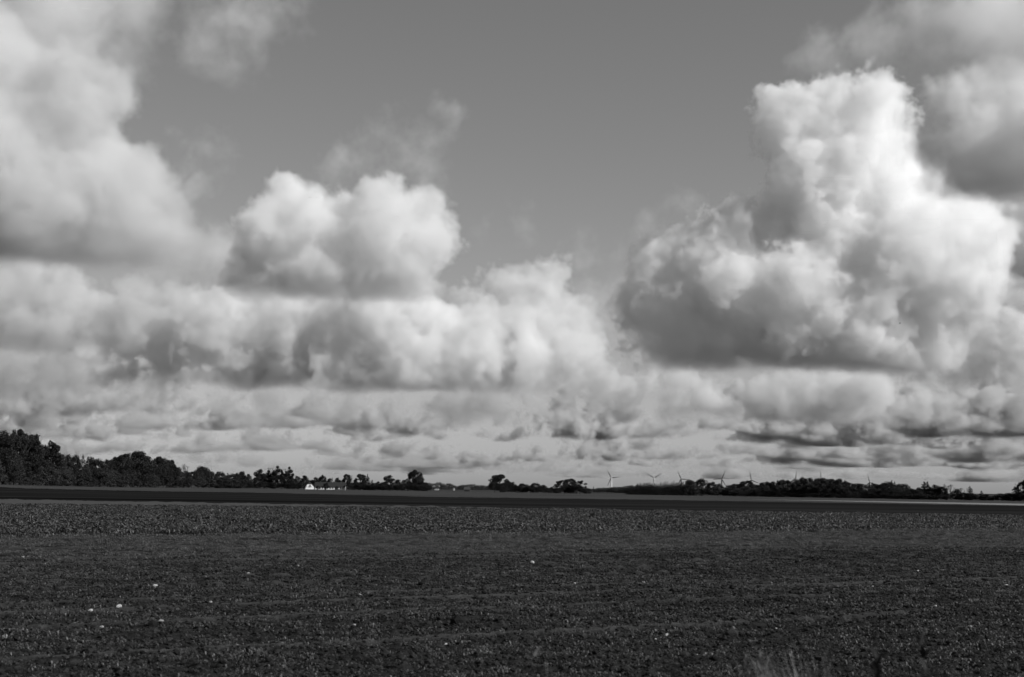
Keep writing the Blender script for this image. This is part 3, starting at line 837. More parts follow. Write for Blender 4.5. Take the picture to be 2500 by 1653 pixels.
# ------------------------------------------------------------------ birds
def bird(px, py, dist, bank, flap, label, heading):
    p = at(px, py, dist)
    root = empty('bird', p, heading)
    root.rotation_euler = (0, bank, heading)
    tag(root, label, 'bird', 'birds over the right field')
    V = []; Fc = []
    n = 8
    for y, r, z in [(-.24, .005, .01), (-.18, .05, .0), (-.05, .085, -.01), (.1, .075, 0), (.17, .045, .02), (.22, .05, .03), (.26, .03, .03), (.31, .004, .02)]:
        for i in range(n):
            a = 2 * math.pi * i / n
            V.append((r * math.cos(a), y, z + r * .9 * math.sin(a)))
    for j in range(7):
        for i in range(n):
            k = (i + 1) % n
            Fc.append((j * n + i, j * n + k, j * n + n + k, j * n + n + i))
    mesh_obj('body', V, Fc, M_bird, root, True)
    for s in (-1, 1):
        c = []
        for (x, y0, y1, h) in [(.04, -.08, .12, 0), (.22, -.09, .15, .5), (.40, -.06, .08, .8), (.52, -.08, -.02, .9)]:
            c += [(s * x, y0, h * flap * .5 + .015), (s * x, y1, h * flap * .5 + .02)]
        m = len(c); c += [(a, b, d - .02) for a, b, d in c]
        f = []
        for j in range(3):
            f += [(2 * j, 2 * j + 1, 2 * j + 3, 2 * j + 2), (m + 2 * j, m + 2 * j + 2, m + 2 * j + 3, m + 2 * j + 1), (2 * j, 2 * j + 2, m + 2 * j + 2, m + 2 * j), (2 * j + 1, m + 2 * j + 1, m + 2 * j + 3, 2 * j + 3)]
        f.append((6, 7, m + 7, m + 6))
        mesh_obj('wing', c, f, M_bird, root)
    mesh_obj('tail', [(-.03, -.2, .01), (.03, -.2, .01), (.07, -.36, .01), (-.07, -.36, .01), (-.03, -.2, -.01), (.03, -.2, -.01), (.07, -.36, -.006), (-.07, -.36, -.006)],
             [(0, 1, 2, 3), (7, 6, 5, 4), (0, 4, 5, 1), (1, 5, 6, 2), (2, 6, 7, 3), (3, 7, 4, 0)], M_bird, root)
BIRDS = [(1919.5, 1040.6, 'upper bird of the pair left of the white cloud puff'), (1927.8, 1057.7, 'lower bird of the pair left of the white cloud puff'), (1895, 1070.7, 'bird below and left of the pair by the cloud puff'), (1957, 1071, 'dark bird against the small white cloud puff'), (1853.7, 1080, 'faint leftmost bird low over the wood'),
         (2069.7, 1028, 'left bird of the high pair under the tower cloud'), (2092.7, 1030.8, 'right bird of the high pair under the tower cloud'), (2020.7, 1045, 'faint bird between the two pairs'), (2101.6, 1094.3, 'lowest bird right of centre of the flock'), (2223.4, 1048.3, 'dark bird right of the high pair'),
         (2345.3, 1064.8, 'bird second from the right edge'), (2456, 1016.4, 'bird nearest the right edge before a bright cloud'), (2170, 1061, 'faint bird right of the lowest bird'), (2197, 789.5, 'lone bird high beside the great tower cloud')]
brnd = random.Random(3)
for (bx, by, lab) in BIRDS:
    bird(bx, by, brnd.uniform(560, 800) if by > 900 else 420, brnd.uniform(-.3, .3), brnd.uniform(-.1, .45), lab, brnd.uniform(-1.9, -1.2))

# ------------------------------------------------------------------ field stones
def stone_mesh(seed):
    import bmesh
    r = random.Random(seed)
    bm = bmesh.new()
    bmesh.ops.create_icosphere(bm, subdivisions=2, radius=1.0)
    for v in bm.verts:
        n = 1 + 0.22 * math.sin(3.1 * v.co.x + seed) * math.cos(2.7 * v.co.y + 2 * seed) + r.uniform(-.07, .07)
        v.co = Vector((v.co.x * n, v.co.y * n * .8, v.co.z * n * .72))
    me = bpy.data.meshes.new('field_stone'); bm.to_mesh(me); bm.free()
    me.materials.append(M_stone)
    return me
STONES = [stone_mesh(i) for i in range(5)]
def ground_hit(px, py):
    d = ray(px, py)
    t = -CAM_H / d.z
    return d.x * t, t
srnd = random.Random(17)
def stone(px, py, size, label, group=None):
    X, Y = ground_hit(px, py)
    z = float(soil_z(np.array([X]), np.array([Y]))[0]) + 0.03
    s = size / FPX * Y * 0.58
    o = bpy.data.objects.new('field_stone', srnd.choice(STONES)); COL.objects.link(o)
    o.location = (X, Y, z + s * 0.42)
    o.rotation_euler = (srnd.uniform(-.3, .3), srnd.uniform(-.3, .3), srnd.uniform(0, 6.28))
    o.scale = (s * srnd.uniform(.85, 1.2), s, s * srnd.uniform(.8, 1.1))
    tag(o, label, 'stone', group)
for (sx, sy, ss, lab) in [
        (379, 1443, 15, 'largest pale stone lying on the left of the field'), (290, 1497, 12, 'pale stone below and left of the largest stone'), (221, 1501, 10, 'pale stone near the left, just left of a similar one'),
        (248, 1547, 12, 'pale stone low on the left, rightmost of a short row'), (125, 1528, 10, 'pale stone near the left edge above the corner'), (11, 1565, 14, 'pale stone at the left edge low in the corner'),
        (393, 1529, 12, 'pale stone straight below the largest stone'), (577, 1589, 12, 'bright stone near the bottom left of the middle'), (880, 1464, 9, 'small bright stone lying on the wheel track'), (56, 1366, 8, 'small white stone far left in the field'),
        (1300, 1383, 10, 'small bright white stone in the middle of the field'), (1899, 1459, 10, 'bright stone right of the middle below the wheel track'), (2457, 1437, 9, 'small bright stone near the right edge'), (1519, 1591, 8, 'pale stone low in the middle of the field'), (2371, 1540, 8, 'pale stone low on the right of the field'), (1627, 1558, 9, 'pale stone low right of the middle')]:
    stone(sx, sy, ss, lab)
SMALL = [(207, 1546), (176, 1547), (682, 1439), (797, 1514), (514, 1486), (270, 1507), (169, 1473), (606, 1411), (865, 1540), (847, 1629), (26, 1586), (1419, 1384), (1058, 1392), (1091, 1486), (1153, 1559), (1318, 1480), (1403, 1437),
         (1088, 1583), (1601, 1570), (1437, 1495), (1245, 1453), (2010, 1495), (1895, 1540), (1858, 1518), (1786, 1451), (2283, 1497), (2479, 1545), (2465, 1581), (940, 1415), (730, 1390), (1180, 1420), (1570, 1430), (2130, 1440), (2240, 1400), (330, 1590), (1700, 1600)]
for (sx, sy) in SMALL:
    row = 'beyond the wheel tracks' if sy < 1450 else ('by the wheel tracks' if sy < 1500 else ('below the wheel tracks' if sy < 1560 else 'low near the frame bottom'))
    colm = ('far left', 'left', 'left of centre', 'in the centre', 'right of centre', 'right', 'far right')[min(6, int(sx / 357.2))]
    stone(sx, sy, srnd.uniform(4.5, 7.5), 'small pale pebble in the field %s, %s' % (row, colm), 'pebbles in the field')

# ------------------------------------------------------------------ tall grass and weeds at the near edge of the field
def blade_strip(V, Fc, base, h, lean, az, w, curve=0.5, seg=6):
    s = len(V)
    ca, sa = math.cos(az), math.sin(az)
    fa = hash((round(base[0] * 1e5), round(base[1] * 1e5), round(h * 1e4))) % 628 / 100.0
    wx, wy = math.cos(fa), math.sin(fa)
    for i in range(seg + 1):
        t = i / seg
        off = lean * h * (t ** (1 + curve))
        wd = w * (1 - t) ** 0.7 * 0.5 + 0.0004
        x = base[0] + ca * off; y = base[1] + sa * off; z = base[2] + h * t * (1 - 0.25 * lean * t)
        V.append((x - wx * wd, y - wy * wd, z)); V.append((x + wx * wd, y + wy * wd, z))
    for i in range(seg):
        Fc.append((s + 2 * i, s + 2 * i + 1, s + 2 * i + 3, s + 2 * i + 2))

def tuft(px, dist, top_py, n, spread, lean, az, mat, label, width=0.006, seed=0):
    r = random.Random(seed)
    X = (px - 1250) / FPX * dist
    h = CAM_H + ray(px, top_py).z * dist
    root = empty('grass_tuft', (X, dist, 0))
    tag(root, label, 'grass', 'grass tufts at the near field edge')
    V = []; Fc = []
    for i in range(n):
        b = (r.gauss(0, spread), r.gauss(0, spread * .6), -0.02)
        blade_strip(V, Fc, b, h * r.uniform(.86, 1.03), lean * r.uniform(.5, 1.3), az + r.gauss(0, .7), width * r.uniform(.6, 1.3))
    mesh_obj('blades', V, Fc, mat, root)
    V = []; Fc = []
    for i in range(max(2, n // 14)):                    # seed heads
        b = (r.gauss(0, spread), r.gauss(0, spread * .6), -0.02)
        hh = h * r.uniform(.8, 1.0)
        blade_strip(V, Fc, b, hh, lean * .7, az, width * .5)
        tip = V[-1]
        for q in range(14):
            blade_strip(V, Fc, (tip[0] + r.gauss(0, .006), tip[1] + r.gauss(0, .006), tip[2] - .11 + q * .008), .03, r.uniform(.2, .7), r.uniform(0, 6.28), .004, seg=2)
    mesh_obj('seed_heads', V, Fc, mat, root)
    return root
tuft(2010, 6.4, 1548, 140, 0.07, 0.30, R(170), M_straw, 'large pale blurred grass tuft at the bottom right', 0.008, 1)
tuft(2060, 6.2, 1595, 120, 0.09, 0.2, R(160), M_crop2, 'wide dull grass tuft beside the large pale one', 0.008, 2)
tuft(1345, 7.5, 1625, 12, 0.05, 0.2, R(170), M_crop, 'few grass blades low in the bottom middle', 0.006, 3)
tuft(470, 7.0, 1600, 34, 0.12, 0.25, R(20), M_crop, 'thin blurred grass at the bottom left', 0.008, 4)
tuft(300, 6.2, 1635, 60, 0.2, 0.25, R(200), M_crop, 'low blurred grass near the bottom left corner', 0.008, 5)
tuft(1090, 7.0, 1615, 40, 0.2, 0.25, R(150), M_crop, 'low blurred grass left of the bottom middle', 0.007, 6)
tuft(720, 6.4, 1625, 44, 0.2, 0.25, R(60), M_crop, 'low blurred grass right of the bottom left', 0.007, 7)
tuft(2300, 6.0, 1610, 60, 0.2, 0.25, R(120), M_crop, 'dark blurred grass near the bottom right corner', 0.008, 8)
tuft(2450, 6.0, 1590, 50, 0.2, 0.25, R(190), M_crop, 'blurred grass at the bottom right corner', 0.008, 9)
tuft(1620, 6.6, 1630, 40, 0.2, 0.25, R(100), M_crop, 'low blurred grass right of the bottom middle', 0.007, 10)

def stalk(px, dist, top_py, lean, mat, label, heads, seed, w=0.008):
    r = random.Random(seed)
    X = (px - 1250) / FPX * dist
    h = CAM_H + ray(px, top_py).z * dist
    root = empty('weed_stalk', (X, dist, 0))
    tag(root, label, 'weed')
    V = []; Fc = []
    pts = [Vector((lean * h * t * t + 0.01 * math.sin(5 * t), 0, h * t - 0.02)) for t in np.linspace(0, 1, 9)]
    for i in range(8): tube(V, Fc, pts[i], pts[i + 1], w * (1 - .09 * i), w * (1 - .09 * (i + 1)), 6)
    mesh_obj('stem', V, Fc, mat, root)
    V = []; Fc = []
    for q in range(heads):
        t = r.uniform(.45, 1.0); b = Vector((lean * h * t * t, 0, h * t))
        blade_strip(V, Fc, b, r.uniform(.03, .09), r.uniform(.5, 1.3), r.uniform(0, 6.28), .018, seg=3)
    if heads: mesh_obj('seed_heads', V, Fc, mat, root)
    return root
stalk(2120, 4.6, 1545, 0.02, M_weed, 'dark blurred dock stalk low on the right', 60, 1, 0.0035)
stalk(2330, 5.2, 1560, -0.12, M_weed, 'dark leaning weed stalk near the bottom right', 40, 2, 0.004)
stalk(1330, 6.0, 1543, -0.03, M_crop2, 'thin pale dry stalk standing at the bottom middle', 5, 3, 0.003)
stalk(1380, 5.6, 1600, -0.05, M_straw, 'second short dry stalk right of the thin pale one', 6, 4, 0.004)
# ------------------------------------------------------------------ clouds (real volumes at their real distance)
def cloud_material(name, density, albedo=1.0, aniso=0.15):
    m = bpy.data.materials.new(name)
    m.use_nodes = True
    n = m.node_tree
    n.nodes.clear()
    out = n.nodes.new('ShaderNodeOutputMaterial')
    pv = n.nodes.new('ShaderNodeVolumePrincipled')
    pv.inputs['Color'].default_value = (albedo, albedo, albedo, 1)
    pv.inputs['Density'].default_value = density
    pv.inputs['Anisotropy'].default_value = aniso
    n.links.new(pv.outputs[0], out.inputs['Volume'])
    return m

class Fields:
    """Small wrapper for building a geometry-node field."""
    def __init__(self, name):
        self.g = bpy.data.node_groups.new(name, 'GeometryNodeTree')
        self.g.interface.new_socket('Geometry', in_out='OUTPUT', socket_type='NodeSocketGeometry')
        self.pos = self.g.nodes.new('GeometryNodeInputPosition').outputs[0]
    def node(self, t, **k):
        x = self.g.nodes.new(t)
        for a, b in k.items(): setattr(x, a, b)
        return x
    def put(self, s, v):
        if isinstance(v, bpy.types.NodeSocket): self.g.links.new(v, s)
        else: s.default_value = v
    def math(self, op, a, b=None, c=None):
        x = self.node('ShaderNodeMath', operation=op)
        for s, v in zip(x.inputs, (a, b, c)):
            if v is not None: self.put(s, v)
        return x.outputs[0]
    def vec(self, op, a, b):
        x = self.node('ShaderNodeVectorMath', operation=op)
        self.put(x.inputs[0], a); self.put(x.inputs[1], b)
        return x.outputs['Value'] if op in ('DISTANCE', 'LENGTH', 'DOT_PRODUCT') else x.outputs[0]
    def ramp(self, v, a, b, lo=0.0, hi=1.0, smooth=False):
        x = self.node('ShaderNodeMapRange')
        if smooth: x.interpolation_type = 'SMOOTHSTEP'
        self.put(x.inputs[0], v)
        for i, q in zip((1, 2, 3, 4), (a, b, lo, hi)): x.inputs[i].default_value = q
        return x.outputs[0]
    def noise(self, p, scale, detail, rough=0.55):
        x = self.node('ShaderNodeTexNoise')
        self.put(x.inputs['Vector'], p)
        x.inputs['Scale'].default_value = scale
        x.inputs['Detail'].default_value = detail
        x.inputs['Roughness'].default_value = rough
        return x.outputs[0]
    def voronoi(self, p, scale, detail):
        x = self.node('ShaderNodeTexVoronoi')
        self.put(x.inputs['Vector'], p)
        x.inputs['Scale'].default_value = scale
        x.inputs['Detail'].default_value = detail
        return x.outputs['Distance']
    def z(self):
        x = self.node('ShaderNodeSeparateXYZ'); self.put(x.inputs[0], self.pos)
        return x.outputs[2]
    def finish(self, density, lo, hi, res, mat):
        vc = self.node('GeometryNodeVolumeCube')
        self.put(vc.inputs['Density'], density)
        vc.inputs['Min'].default_value = lo
        vc.inputs['Max'].default_value = hi
        for k, r in zip(('Resolution X', 'Resolution Y', 'Resolution Z'), res): vc.inputs[k].default_value = max(2, int(r))
        sm = self.node('GeometryNodeSetMaterial')
        self.put(sm.inputs[0], vc.outputs[0])
        sm.inputs['Material'].default_value = mat
        go = self.node('NodeGroupOutput')
        self.put(go.inputs[0], sm.outputs[0])
        return self.g

def volume_object(name, loc, group, mat):
    v = bpy.data.volumes.new(name)
    v.materials.append(mat)
    o = bpy.data.objects.new(name, v)
    COL.objects.link(o)
    o.location = loc
    md = o.modifiers.new('density', 'NODES')
    md.node_group = group
    md.show_viewport = False
    return o

def cloud(label, dist, base_py, blobs, dens=0.045, soft=26, namp=80, nlen=150, vamp=26, vlen=62, detail=5,
          voxel=5.0, depth=1.0, base_ramp=42, seed=0, rough=0.62, thin=None, fray=72, flat=60, hollow=85, albedo=1.0, name='cumulus_cloud', group=None):
    """blobs: (px, py, radius_px[, depth_px]) sizes in photograph pixels at the cloud's distance."""
    k = dist / FPX
    cx = sum(b[0] for b in blobs) / len(blobs)
    org = at(cx, base_py, dist)
    F = Fields(name)
    rnd = random.Random(seed)
    sd = None
    lo = [1e9] * 3; hi = [-1e9] * 3
    p = F.pos
    if depth != 1.0:
        p = F.vec('MULTIPLY', F.pos, (1, 1 / depth, 1))
    if flat:                                            # below this height the cloud keeps its plan: a flat, level base
        sx = F.node('ShaderNodeSeparateXYZ'); F.put(sx.inputs[0], p)
        cx_ = F.node('ShaderNodeCombineXYZ')
        F.put(cx_.inputs[0], sx.outputs[0]); F.put(cx_.inputs[1], sx.outputs[1])
        F.put(cx_.inputs[2], F.math('SMOOTH_MAX', sx.outputs[2], flat * k, 20 * k))
        p = cx_.outputs[0]
    for b in blobs:
        c = at(b[0], b[1], dist) - org
        dy = (b[3] if len(b) > 3 else rnd.uniform(-0.5, 0.5) * b[2]) * k
        c = Vector((c.x * (dist + dy) / dist, dy / depth, c.z))
        r = b[2] * k
        s = F.math('SUBTRACT', F.vec('DISTANCE', p, c), r)
        sd = s if sd is None else F.math('SMOOTH_MIN', sd, s, 36 * k)
        pad = r + (0.42 * namp + 0.35 * fray + 0.3 * vamp) * k
        for i, v in enumerate((c.x, c.y * depth, c.z)):
            q = pad * (depth if i == 1 else 1)
            lo[i] = min(lo[i], v - q); hi[i] = max(hi[i], v + q)
    lo[2] = max(lo[2], -30 * k)
    pn = F.vec('ADD', F.pos, (seed * 7313.7 * k / 2.6, seed * 3187.1 * k / 2.6, seed * 917.0 * k / 2.6))
    n = F.noise(pn, 1 / (nlen * k), detail, rough)
    n = F.math('MULTIPLY', F.math('SUBTRACT', n, 0.5), namp * 2.0 * k)
    sd = F.math('SUBTRACT', sd, n)
    if fray:                                            # fine ragged edge
        q = F.noise(pn, 1 / (52 * k), 4, 0.66)
        sd = F.math('SUBTRACT', sd, F.math('MULTIPLY', F.math('SUBTRACT', q, 0.5), fray * 2.0 * k))
    if vamp:
        v = F.voronoi(pn, 1 / (vlen * k), 1)
        sd = F.math('ADD', sd, F.math('MULTIPLY', F.math('SUBTRACT', v, 0.45), vamp * 2.0 * k))
    d = F.ramp(sd, 0, -soft * k)
    if thin:                                            # ragged, partly dissolved cloud
        w = F.noise(pn, 1 / (thin * k), 6, 0.62)
        d = F.math('MULTIPLY', d, F.ramp(w, 0.40, 0.66))
    if hollow:                                          # uneven water content inside the cloud
        hw = F.noise(pn, 1 / (hollow * k), 4, 0.6)
        d = F.math('MULTIPLY', d, F.ramp(hw, 0.36, 0.58, 0.38, 1.0))
    zz = F.math('MULTIPLY_ADD', n, 0.35, F.z())           # uneven flat base
    d = F.math('MULTIPLY', d, F.ramp(zz, -8 * k, base_ramp * k))
    mat = cloud_material('cloud_vapour', dens / k, albedo)
    res = [(hi[i] - lo[i]) / (voxel * k) for i in range(3)]
    res[1] *= 0.6
    g = F.finish(d, lo, hi, res, mat)
    o = volume_object(name, org, g, mat)
    tag(o, label, 'cloud', group)
    return o

def cloud_deck(name, label, y0, y1, base, top, length, cover, dens, voxel, seed, slope, tilt=0.0, albedo=0.94):
    """A field of many small flat-based clouds reaching away to the horizon."""
    half = 0.45 * y1
    F = Fields(name)
    pn = F.vec('ADD', F.pos, (seed * 7313.7, seed * 3187.1, seed * 917.0))
    n = F.noise(F.vec('MULTIPLY', pn, (0.9, 0.9, 1.0)), 1 / length, 6, 0.6)
    big = F.noise(F.vec('MULTIPLY', pn, (0.6, 1, 0)), 1 / (length * 3.6), 2, 0.5)
    n = F.math('MULTIPLY_ADD', F.math('SUBTRACT', big, 0.5), 0.55, n)
    q = F.noise(pn, 5.5 / length, 3, 0.6)
    n = F.math('MULTIPLY_ADD', F.math('SUBTRACT', q, 0.5), 0.30, n)
    h = F.ramp(F.z(), 0, top - base, 0, slope)
    v = F.math('SUBTRACT', n, h)
    if tilt:                                            # the deck thins out towards the left
        sx = F.node('ShaderNodeSeparateXYZ'); F.put(sx.inputs[0], F.pos)
        v = F.math('ADD', v, F.ramp(sx.outputs[0], -half * 0.8, half * 0.4, -tilt, 0.0))
    sy = F.node('ShaderNodeSeparateXYZ'); F.put(sy.inputs[0], F.pos)
    L_ = y1 - y0                                         # thin out towards both ends of the deck, no cut faces
    v = F.math('SUBTRACT', v, F.ramp(sy.outputs[1], 0, 0.14 * L_, 0.16, 0.0))
    v = F.math('SUBTRACT', v, F.ramp(sy.outputs[1], 0.88 * L_, L_, 0.0, 0.16))
    d = F.ramp(v, cover, cover + 0.028)
    und = F.noise(F.vec('MULTIPLY', pn, (1, 1, 0)), 1 / (length * 2.2), 2, 0.5)
    zb = F.math('MULTIPLY_ADD', F.math('SUBTRACT', und, 0.62), (top - base) * 0.9, F.z())   # bases at uneven heights
    d = F.math('MULTIPLY', d, F.ramp(zb, 0, 110))
    lo = (-half, 0, -10); hi = (half, y1 - y0, top - base)
    mat = cloud_material('dimmed_deck_vapour', dens, albedo)  # lowered albedo imitates how distant air dims the far clouds
    g = F.finish(d, lo, hi, (2 * half / voxel, (y1 - y0) / (voxel * 1.4), (top - base) / (voxel * 0.7)), mat)
    o = volume_object(name, (0, y0, base), g, mat)
    return tag(o, label, 'clouds', kind='stuff')

# the great tower on the right
cloud('towering sunlit cumulus with white cauliflower tops and dark left underside', 9000, 900, [
    (1945, 285, 84), (2030, 255, 84), (2130, 280, 96), (2030, 350, 120), (1925, 350, 66), (2165, 370, 75), (1955, 420, 70), (1900, 300, 40),
    (1965, 420, 52, -110), (1960, 470, 100), (2080, 420, 130), (2190, 440, 95), (2240, 470, 80), (2010, 500, 115, -60), (2110, 470, 120), (2200, 520, 125), (2060, 600, 190), (2210, 640, 185, -40), (2330, 590, 125),
    (2405, 560, 66), (1900, 600, 130), (1790, 590, 100), (1720, 640, 115), (1630, 660, 95, 40), (1595, 740, 75, 50), (1670, 770, 105, 20), (1800, 720, 130, -40), (1930, 740, 155, -60),
    (2080, 780, 165, -40), (2230, 760, 130), (2340, 680, 100), (1760, 810, 85), (1900, 850, 95), (2040, 870, 90, -30), (2120, 870, 70), (1720, 730, 50, -150), (1780, 700, 45, -170)],
    dens=0.034, soft=14, namp=90, nlen=190, vamp=0, detail=8, rough=0.66, fray=78, flat=75, seed=3, voxel=3.2)
cloud('grey and white cumulus cut by the right edge beside the tower', 5200, 470, [
    (2330, 250, 90), (2420, 210, 100), (2510, 240, 125), (2300, 350, 95), (2400, 360, 130), (2500, 380, 140), (2600, 330, 150), (2360, 440, 75), (2470, 450, 95)],
    dens=0.028, soft=55, namp=85, nlen=180, vamp=8, detail=7, seed=5, albedo=0.975, voxel=5)
cloud('thin grey veil of cloud across the top right corner', 4200, 190, [
    (2250, 60, 110), (2380, 40, 150), (2500, 60, 160), (2130, 100, 95), (2010, 120, 80), (2300, 140, 95), (2620, 60, 150)],
    dens=0.011, soft=80, namp=100, nlen=210, vamp=0, seed=7, voxel=7, detail=6)
cloud('low grey cumulus with a slanting bright top at the right edge', 10500, 940, [
    (2240, 880, 52), (2310, 850, 60), (2390, 820, 65), (2410, 780, 46), (2470, 820, 70), (2540, 840, 85), (2380, 890, 70), (2470, 900, 70), (2190, 905, 36), (2450, 700, 60, 60), (2500, 740, 60, 60)],
    dens=0.034, soft=16, namp=60, nlen=130, vamp=10, vlen=50, detail=7, seed=9, albedo=0.92, voxel=4)
# left and middle
cloud('huge soft grey and white cloud mass filling the left edge', 4600, 640, [
    (60, 330, 170), (60, 190, 120), (-80, 160, 190), (180, 190, 95), (200, 300, 120), (280, 230, 75), (60, 480, 220), (230, 460, 160), (340, 420, 85),
    (140, 580, 160), (300, 560, 130), (390, 480, 70), (-120, 360, 220), (-120, 520, 230), (350, 600, 100), (430, 600, 80)],
    dens=0.024, soft=42, albedo=0.90, base_ramp=85, namp=110, nlen=230, vamp=0, detail=7, seed=12, voxel=6)
cloud('pale grey veil of cloud in the top left corner', 6000, 330, [
    (40, 120, 170), (180, 80, 150), (280, 150, 100), (-100, 150, 220), (120, -60, 190), (310, -10, 130), (60, 250, 140), (260, 230, 90)],
    dens=0.008, soft=90, namp=100, nlen=230, vamp=0, detail=7, seed=37, voxel=7)
cloud('dim grey cloud shelf between the left mass and the middle cumulus', 6400, 715, [
    (440, 600, 95), (520, 630, 90), (470, 690, 80), (420, 520, 65), (480, 460, 60), (590, 660, 80), (400, 660, 80)],
    dens=0.014, soft=80, namp=85, nlen=160, vamp=0, detail=7, seed=13, voxel=6)
cloud('white domed cumulus floating alone in the middle left sky', 5600, 725, [
    (710, 525, 95), (650, 590, 92), (600, 640, 78), (770, 560, 100), (860, 530, 90), (930, 540, 92), (1010, 530, 92), (1040, 600, 85), (960, 620, 120), (850, 640, 120), (730, 650, 110), (640, 670, 80), (1020, 680, 65), (570, 690, 50)],
    dens=0.032, soft=18, namp=95, nlen=190, vamp=0, detail=8, base_ramp=60, seed=15, albedo=0.975, voxel=4.4)
cloud('ragged grey wisp of cloud above the domed cumulus', 6700, 470, [
    (830, 420, 60), (900, 370, 62), (930, 300, 50), (985, 360, 60), (1050, 330, 60), (1085, 280, 46), (1060, 400, 55), (800, 460, 55), (940, 430, 60)],
    dens=0.012, soft=55, namp=95, nlen=120, vamp=0, thin=110, seed=17, voxel=4.4, detail=7)
cloud('ragged grey wisp of cloud cut by the top edge', 5900, 190, [
    (500, 40, 95), (600, 20, 105), (690, 10, 90), (510, 120, 70), (500, 165, 45), (560, 80, 80), (610, -50, 110), (740, -10, 60)],
    dens=0.013, soft=65, namp=90, nlen=170, vamp=0, thin=160, seed=19, voxel=5.5, detail=7)
cloud('faint torn shred of cloud beside the left mass', 7300, 450, [
    (450, 340, 45), (500, 350, 50), (540, 370, 45), (470, 400, 50)],
    dens=0.010, soft=55, namp=75, nlen=90, vamp=0, thin=80, seed=21, voxel=5.5, detail=6)
# the long row below
cloud('long flat-based bank of white cumulus across the middle', 9300, 945, [
    (240, 850, 44), (320, 830, 62), (400, 815, 80), (500, 815, 98), (610, 805, 100), (720, 790, 95), (820, 770, 105), (930, 765, 105), (1010, 790, 90), (420, 880, 64), (560, 885, 70), (700, 885, 74),
    (850, 860, 96), (980, 870, 105), (1080, 840, 100), (1170, 850, 95), (1090, 910, 72), (1180, 920, 75), (560, 745, 55, 60), (650, 740, 50, 60), (840, 900, 70)],
    dens=0.040, soft=14, namp=90, nlen=170, vamp=0, detail=8, seed=23, albedo=0.965, voxel=3.9)
cloud('bright knobbly cumulus with white crest left of the tower', 13500, 960, [
    (1150, 725, 56), (1220, 700, 62), (1290, 705, 62), (1345, 690, 60), (1380, 740, 56), (1270, 780, 90), (1180, 790, 80), (1350, 810, 84), (1400, 860, 76), (1290, 870, 95), (1200, 870, 80), (1340, 930, 62), (1250, 930, 62), (1430, 800, 50)],
    dens=0.026, soft=14, namp=85, nlen=120, vamp=10, vlen=48, detail=8, seed=25, voxel=3.8)
cloud('thin torn cloud rising beside the tower on its left', 10500, 850, [
    (1430, 640, 50), (1420, 595, 40), (1460, 700, 64), (1480, 760, 72), (1420, 720, 60), (1510, 780, 60), (1525, 700, 55), (1540, 640, 45), (1600, 560, 50), (1680, 520, 45)],
    dens=0.013, soft=50, namp=80, nlen=110, vamp=0, thin=100, seed=27, voxel=4.6, detail=7)
cloud('faint rag of cloud alone in the open blue middle', 8500, 600, [
    (1280, 560, 46), (1290, 500, 36), (1250, 600, 40), (1180, 570, 36)],
    dens=0.008, soft=50, namp=80, nlen=100, vamp=0, thin=90, seed=28, voxel=5, detail=7)
cloud('white cumulus low at the left edge under the big mass', 8200, 855, [
    (-20, 720, 95), (60, 705, 80), (130, 715, 76), (190, 740, 70), (60, 780, 92), (150, 800, 74), (-30, 800, 98), (270, 760, 78), (340, 740, 70), (430, 740, 66), (510, 745, 56), (230, 810, 60)],
    dens=0.026, soft=24, namp=75, nlen=160, vamp=6, detail=7, seed=29, albedo=0.93, voxel=4.4)
cloud('dull grey cumulus low at the left edge above the wood', 11500, 985, [
    (-10, 910, 72), (60, 890, 66), (130, 905, 62), (180, 880, 50), (230, 935, 56), (100, 940, 58), (20, 950, 58), (310, 925, 50), (390, 945, 44)],
    dens=0.026, soft=22, namp=64, nlen=130, vamp=6, detail=7, seed=31, voxel=4, albedo=0.80)
cloud('row of small white cumulus puffs under the tower', 11500, 1030, [
    (1400, 965, 38), (1475, 940, 58), (1540, 965, 44), (1660, 925, 52), (1640, 985, 48), (1720, 975, 54), (1870, 965, 66), (1960, 940, 58), (1930, 985, 60), (2040, 960, 74), (2120, 940, 66), (2150, 985, 56), (2250, 990, 44), (1790, 1000, 40)],
    dens=0.034, soft=16, namp=64, nlen=120, vamp=8, vlen=42, detail=7, seed=33, albedo=0.94, voxel=3.8)
cloud('bright ragged turret rising at the left below the tower', 11000, 960, [
    (1655, 915, 40), (1640, 880, 24), (1600, 880, 34, 60), (1590, 920, 40, 60), (1680, 940, 36)],
    dens=0.034, soft=16, namp=50, nlen=90, vamp=8, detail=7, seed=39, voxel=3.8)
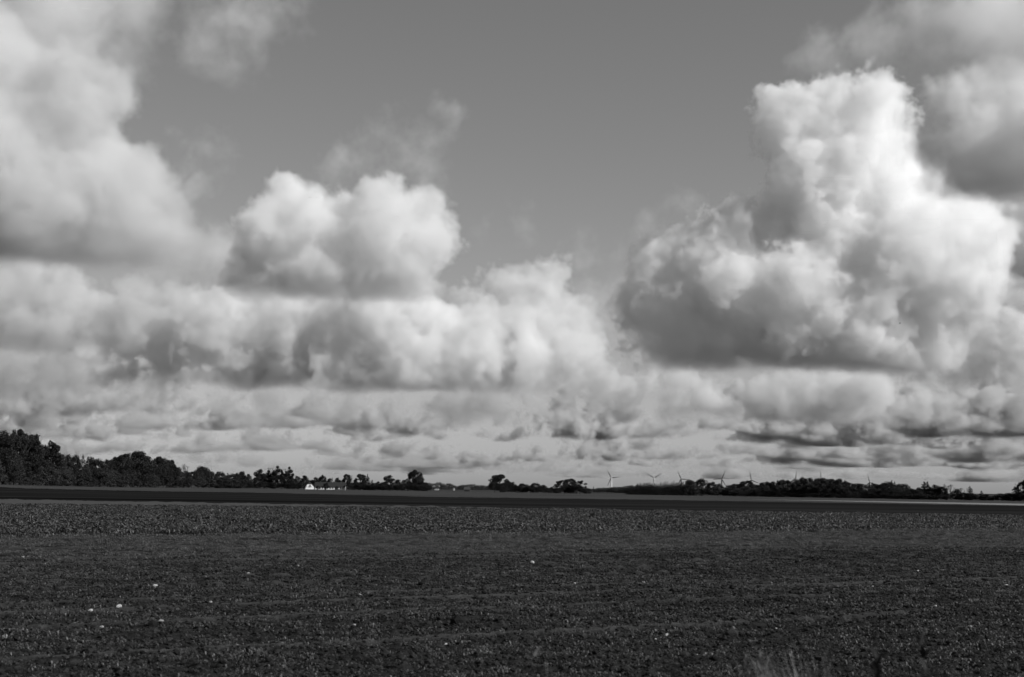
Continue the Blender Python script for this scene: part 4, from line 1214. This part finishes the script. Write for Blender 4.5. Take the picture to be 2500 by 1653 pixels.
cloud('grey flat cumulus low above the farm', 12500, 1035, [
    (480, 1012, 36), (560, 990, 46), (650, 990, 56), (740, 1005, 44), (860, 985, 60), (950, 985, 50), (1040, 1005, 44), (1110, 990, 60), (1200, 985, 62), (1290, 1005, 46), (780, 975, 36), (1380, 1010, 38)],
    dens=0.030, soft=18, namp=66, nlen=120, vamp=8, vlen=40, detail=7, seed=35, voxel=3.8, albedo=0.80)
cloud('small grey cumulus puffs above the right end of the wood', 12500, 1050, [
    (2420, 985, 44), (2480, 1000, 50), (2350, 1015, 38), (2540, 990, 60), (2290, 1030, 30)],
    dens=0.030, soft=16, namp=60, nlen=100, vamp=8, detail=7, seed=41, voxel=4, albedo=0.80)
cloud('low grey cumulus between the left wood and the farm', 14000, 1080, [
    (260, 1055, 34), (330, 1040, 42), (410, 1050, 40), (120, 1035, 40), (60, 1045, 36), (480, 1058, 26), (610, 1050, 34), (680, 1045, 40), (760, 1058, 36), (850, 1060, 36)],
    dens=0.030, soft=16, namp=56, nlen=95, vamp=8, detail=7, seed=43, voxel=3.8, albedo=0.78)
cloud('soft grey cloud behind the great tower at the right edge', 13000, 800, [
    (2420, 620, 95), (2500, 590, 120), (2490, 720, 105), (2380, 720, 80), (2330, 790, 50), (2600, 650, 120)],
    dens=0.028, soft=40, namp=80, nlen=170, vamp=0, detail=7, seed=45, voxel=5.5, albedo=0.76)
cloud('small white-topped cumulus standing behind the flock of birds', 15000, 1055, [
    (1800, 1035, 24), (1850, 1030, 30), (1910, 1040, 26), (1990, 1030, 34), (2060, 1035, 32), (2140, 1030, 36), (2220, 1040, 30), (1720, 1040, 26), (1620, 1035, 32), (1560, 1045, 24), (1460, 1040, 28)],
    dens=0.036, soft=12, namp=56, nlen=90, vamp=10, vlen=34, detail=7, seed=47, voxel=3.4, albedo=0.96)
cloud_deck('cloud_deck', 'broken deck of small flat clouds above the horizon', 15500, 30000, 830, 1900, 1000, 0.553, 0.013, 36, 2, 0.22, 0.02, 0.80)
cloud_deck('cloud_deck', 'distant streaky deck of clouds low on the horizon', 27000, 66000, 860, 2300, 2000, 0.555, 0.006, 82, 4, 0.22, 0.09, 0.76)
cloud_deck('cloud_deck', 'farthest thin clouds touching the horizon', 60000, 130000, 880, 2700, 4200, 0.56, 0.0020, 230, 6, 0.24, 0.09, 0.74)
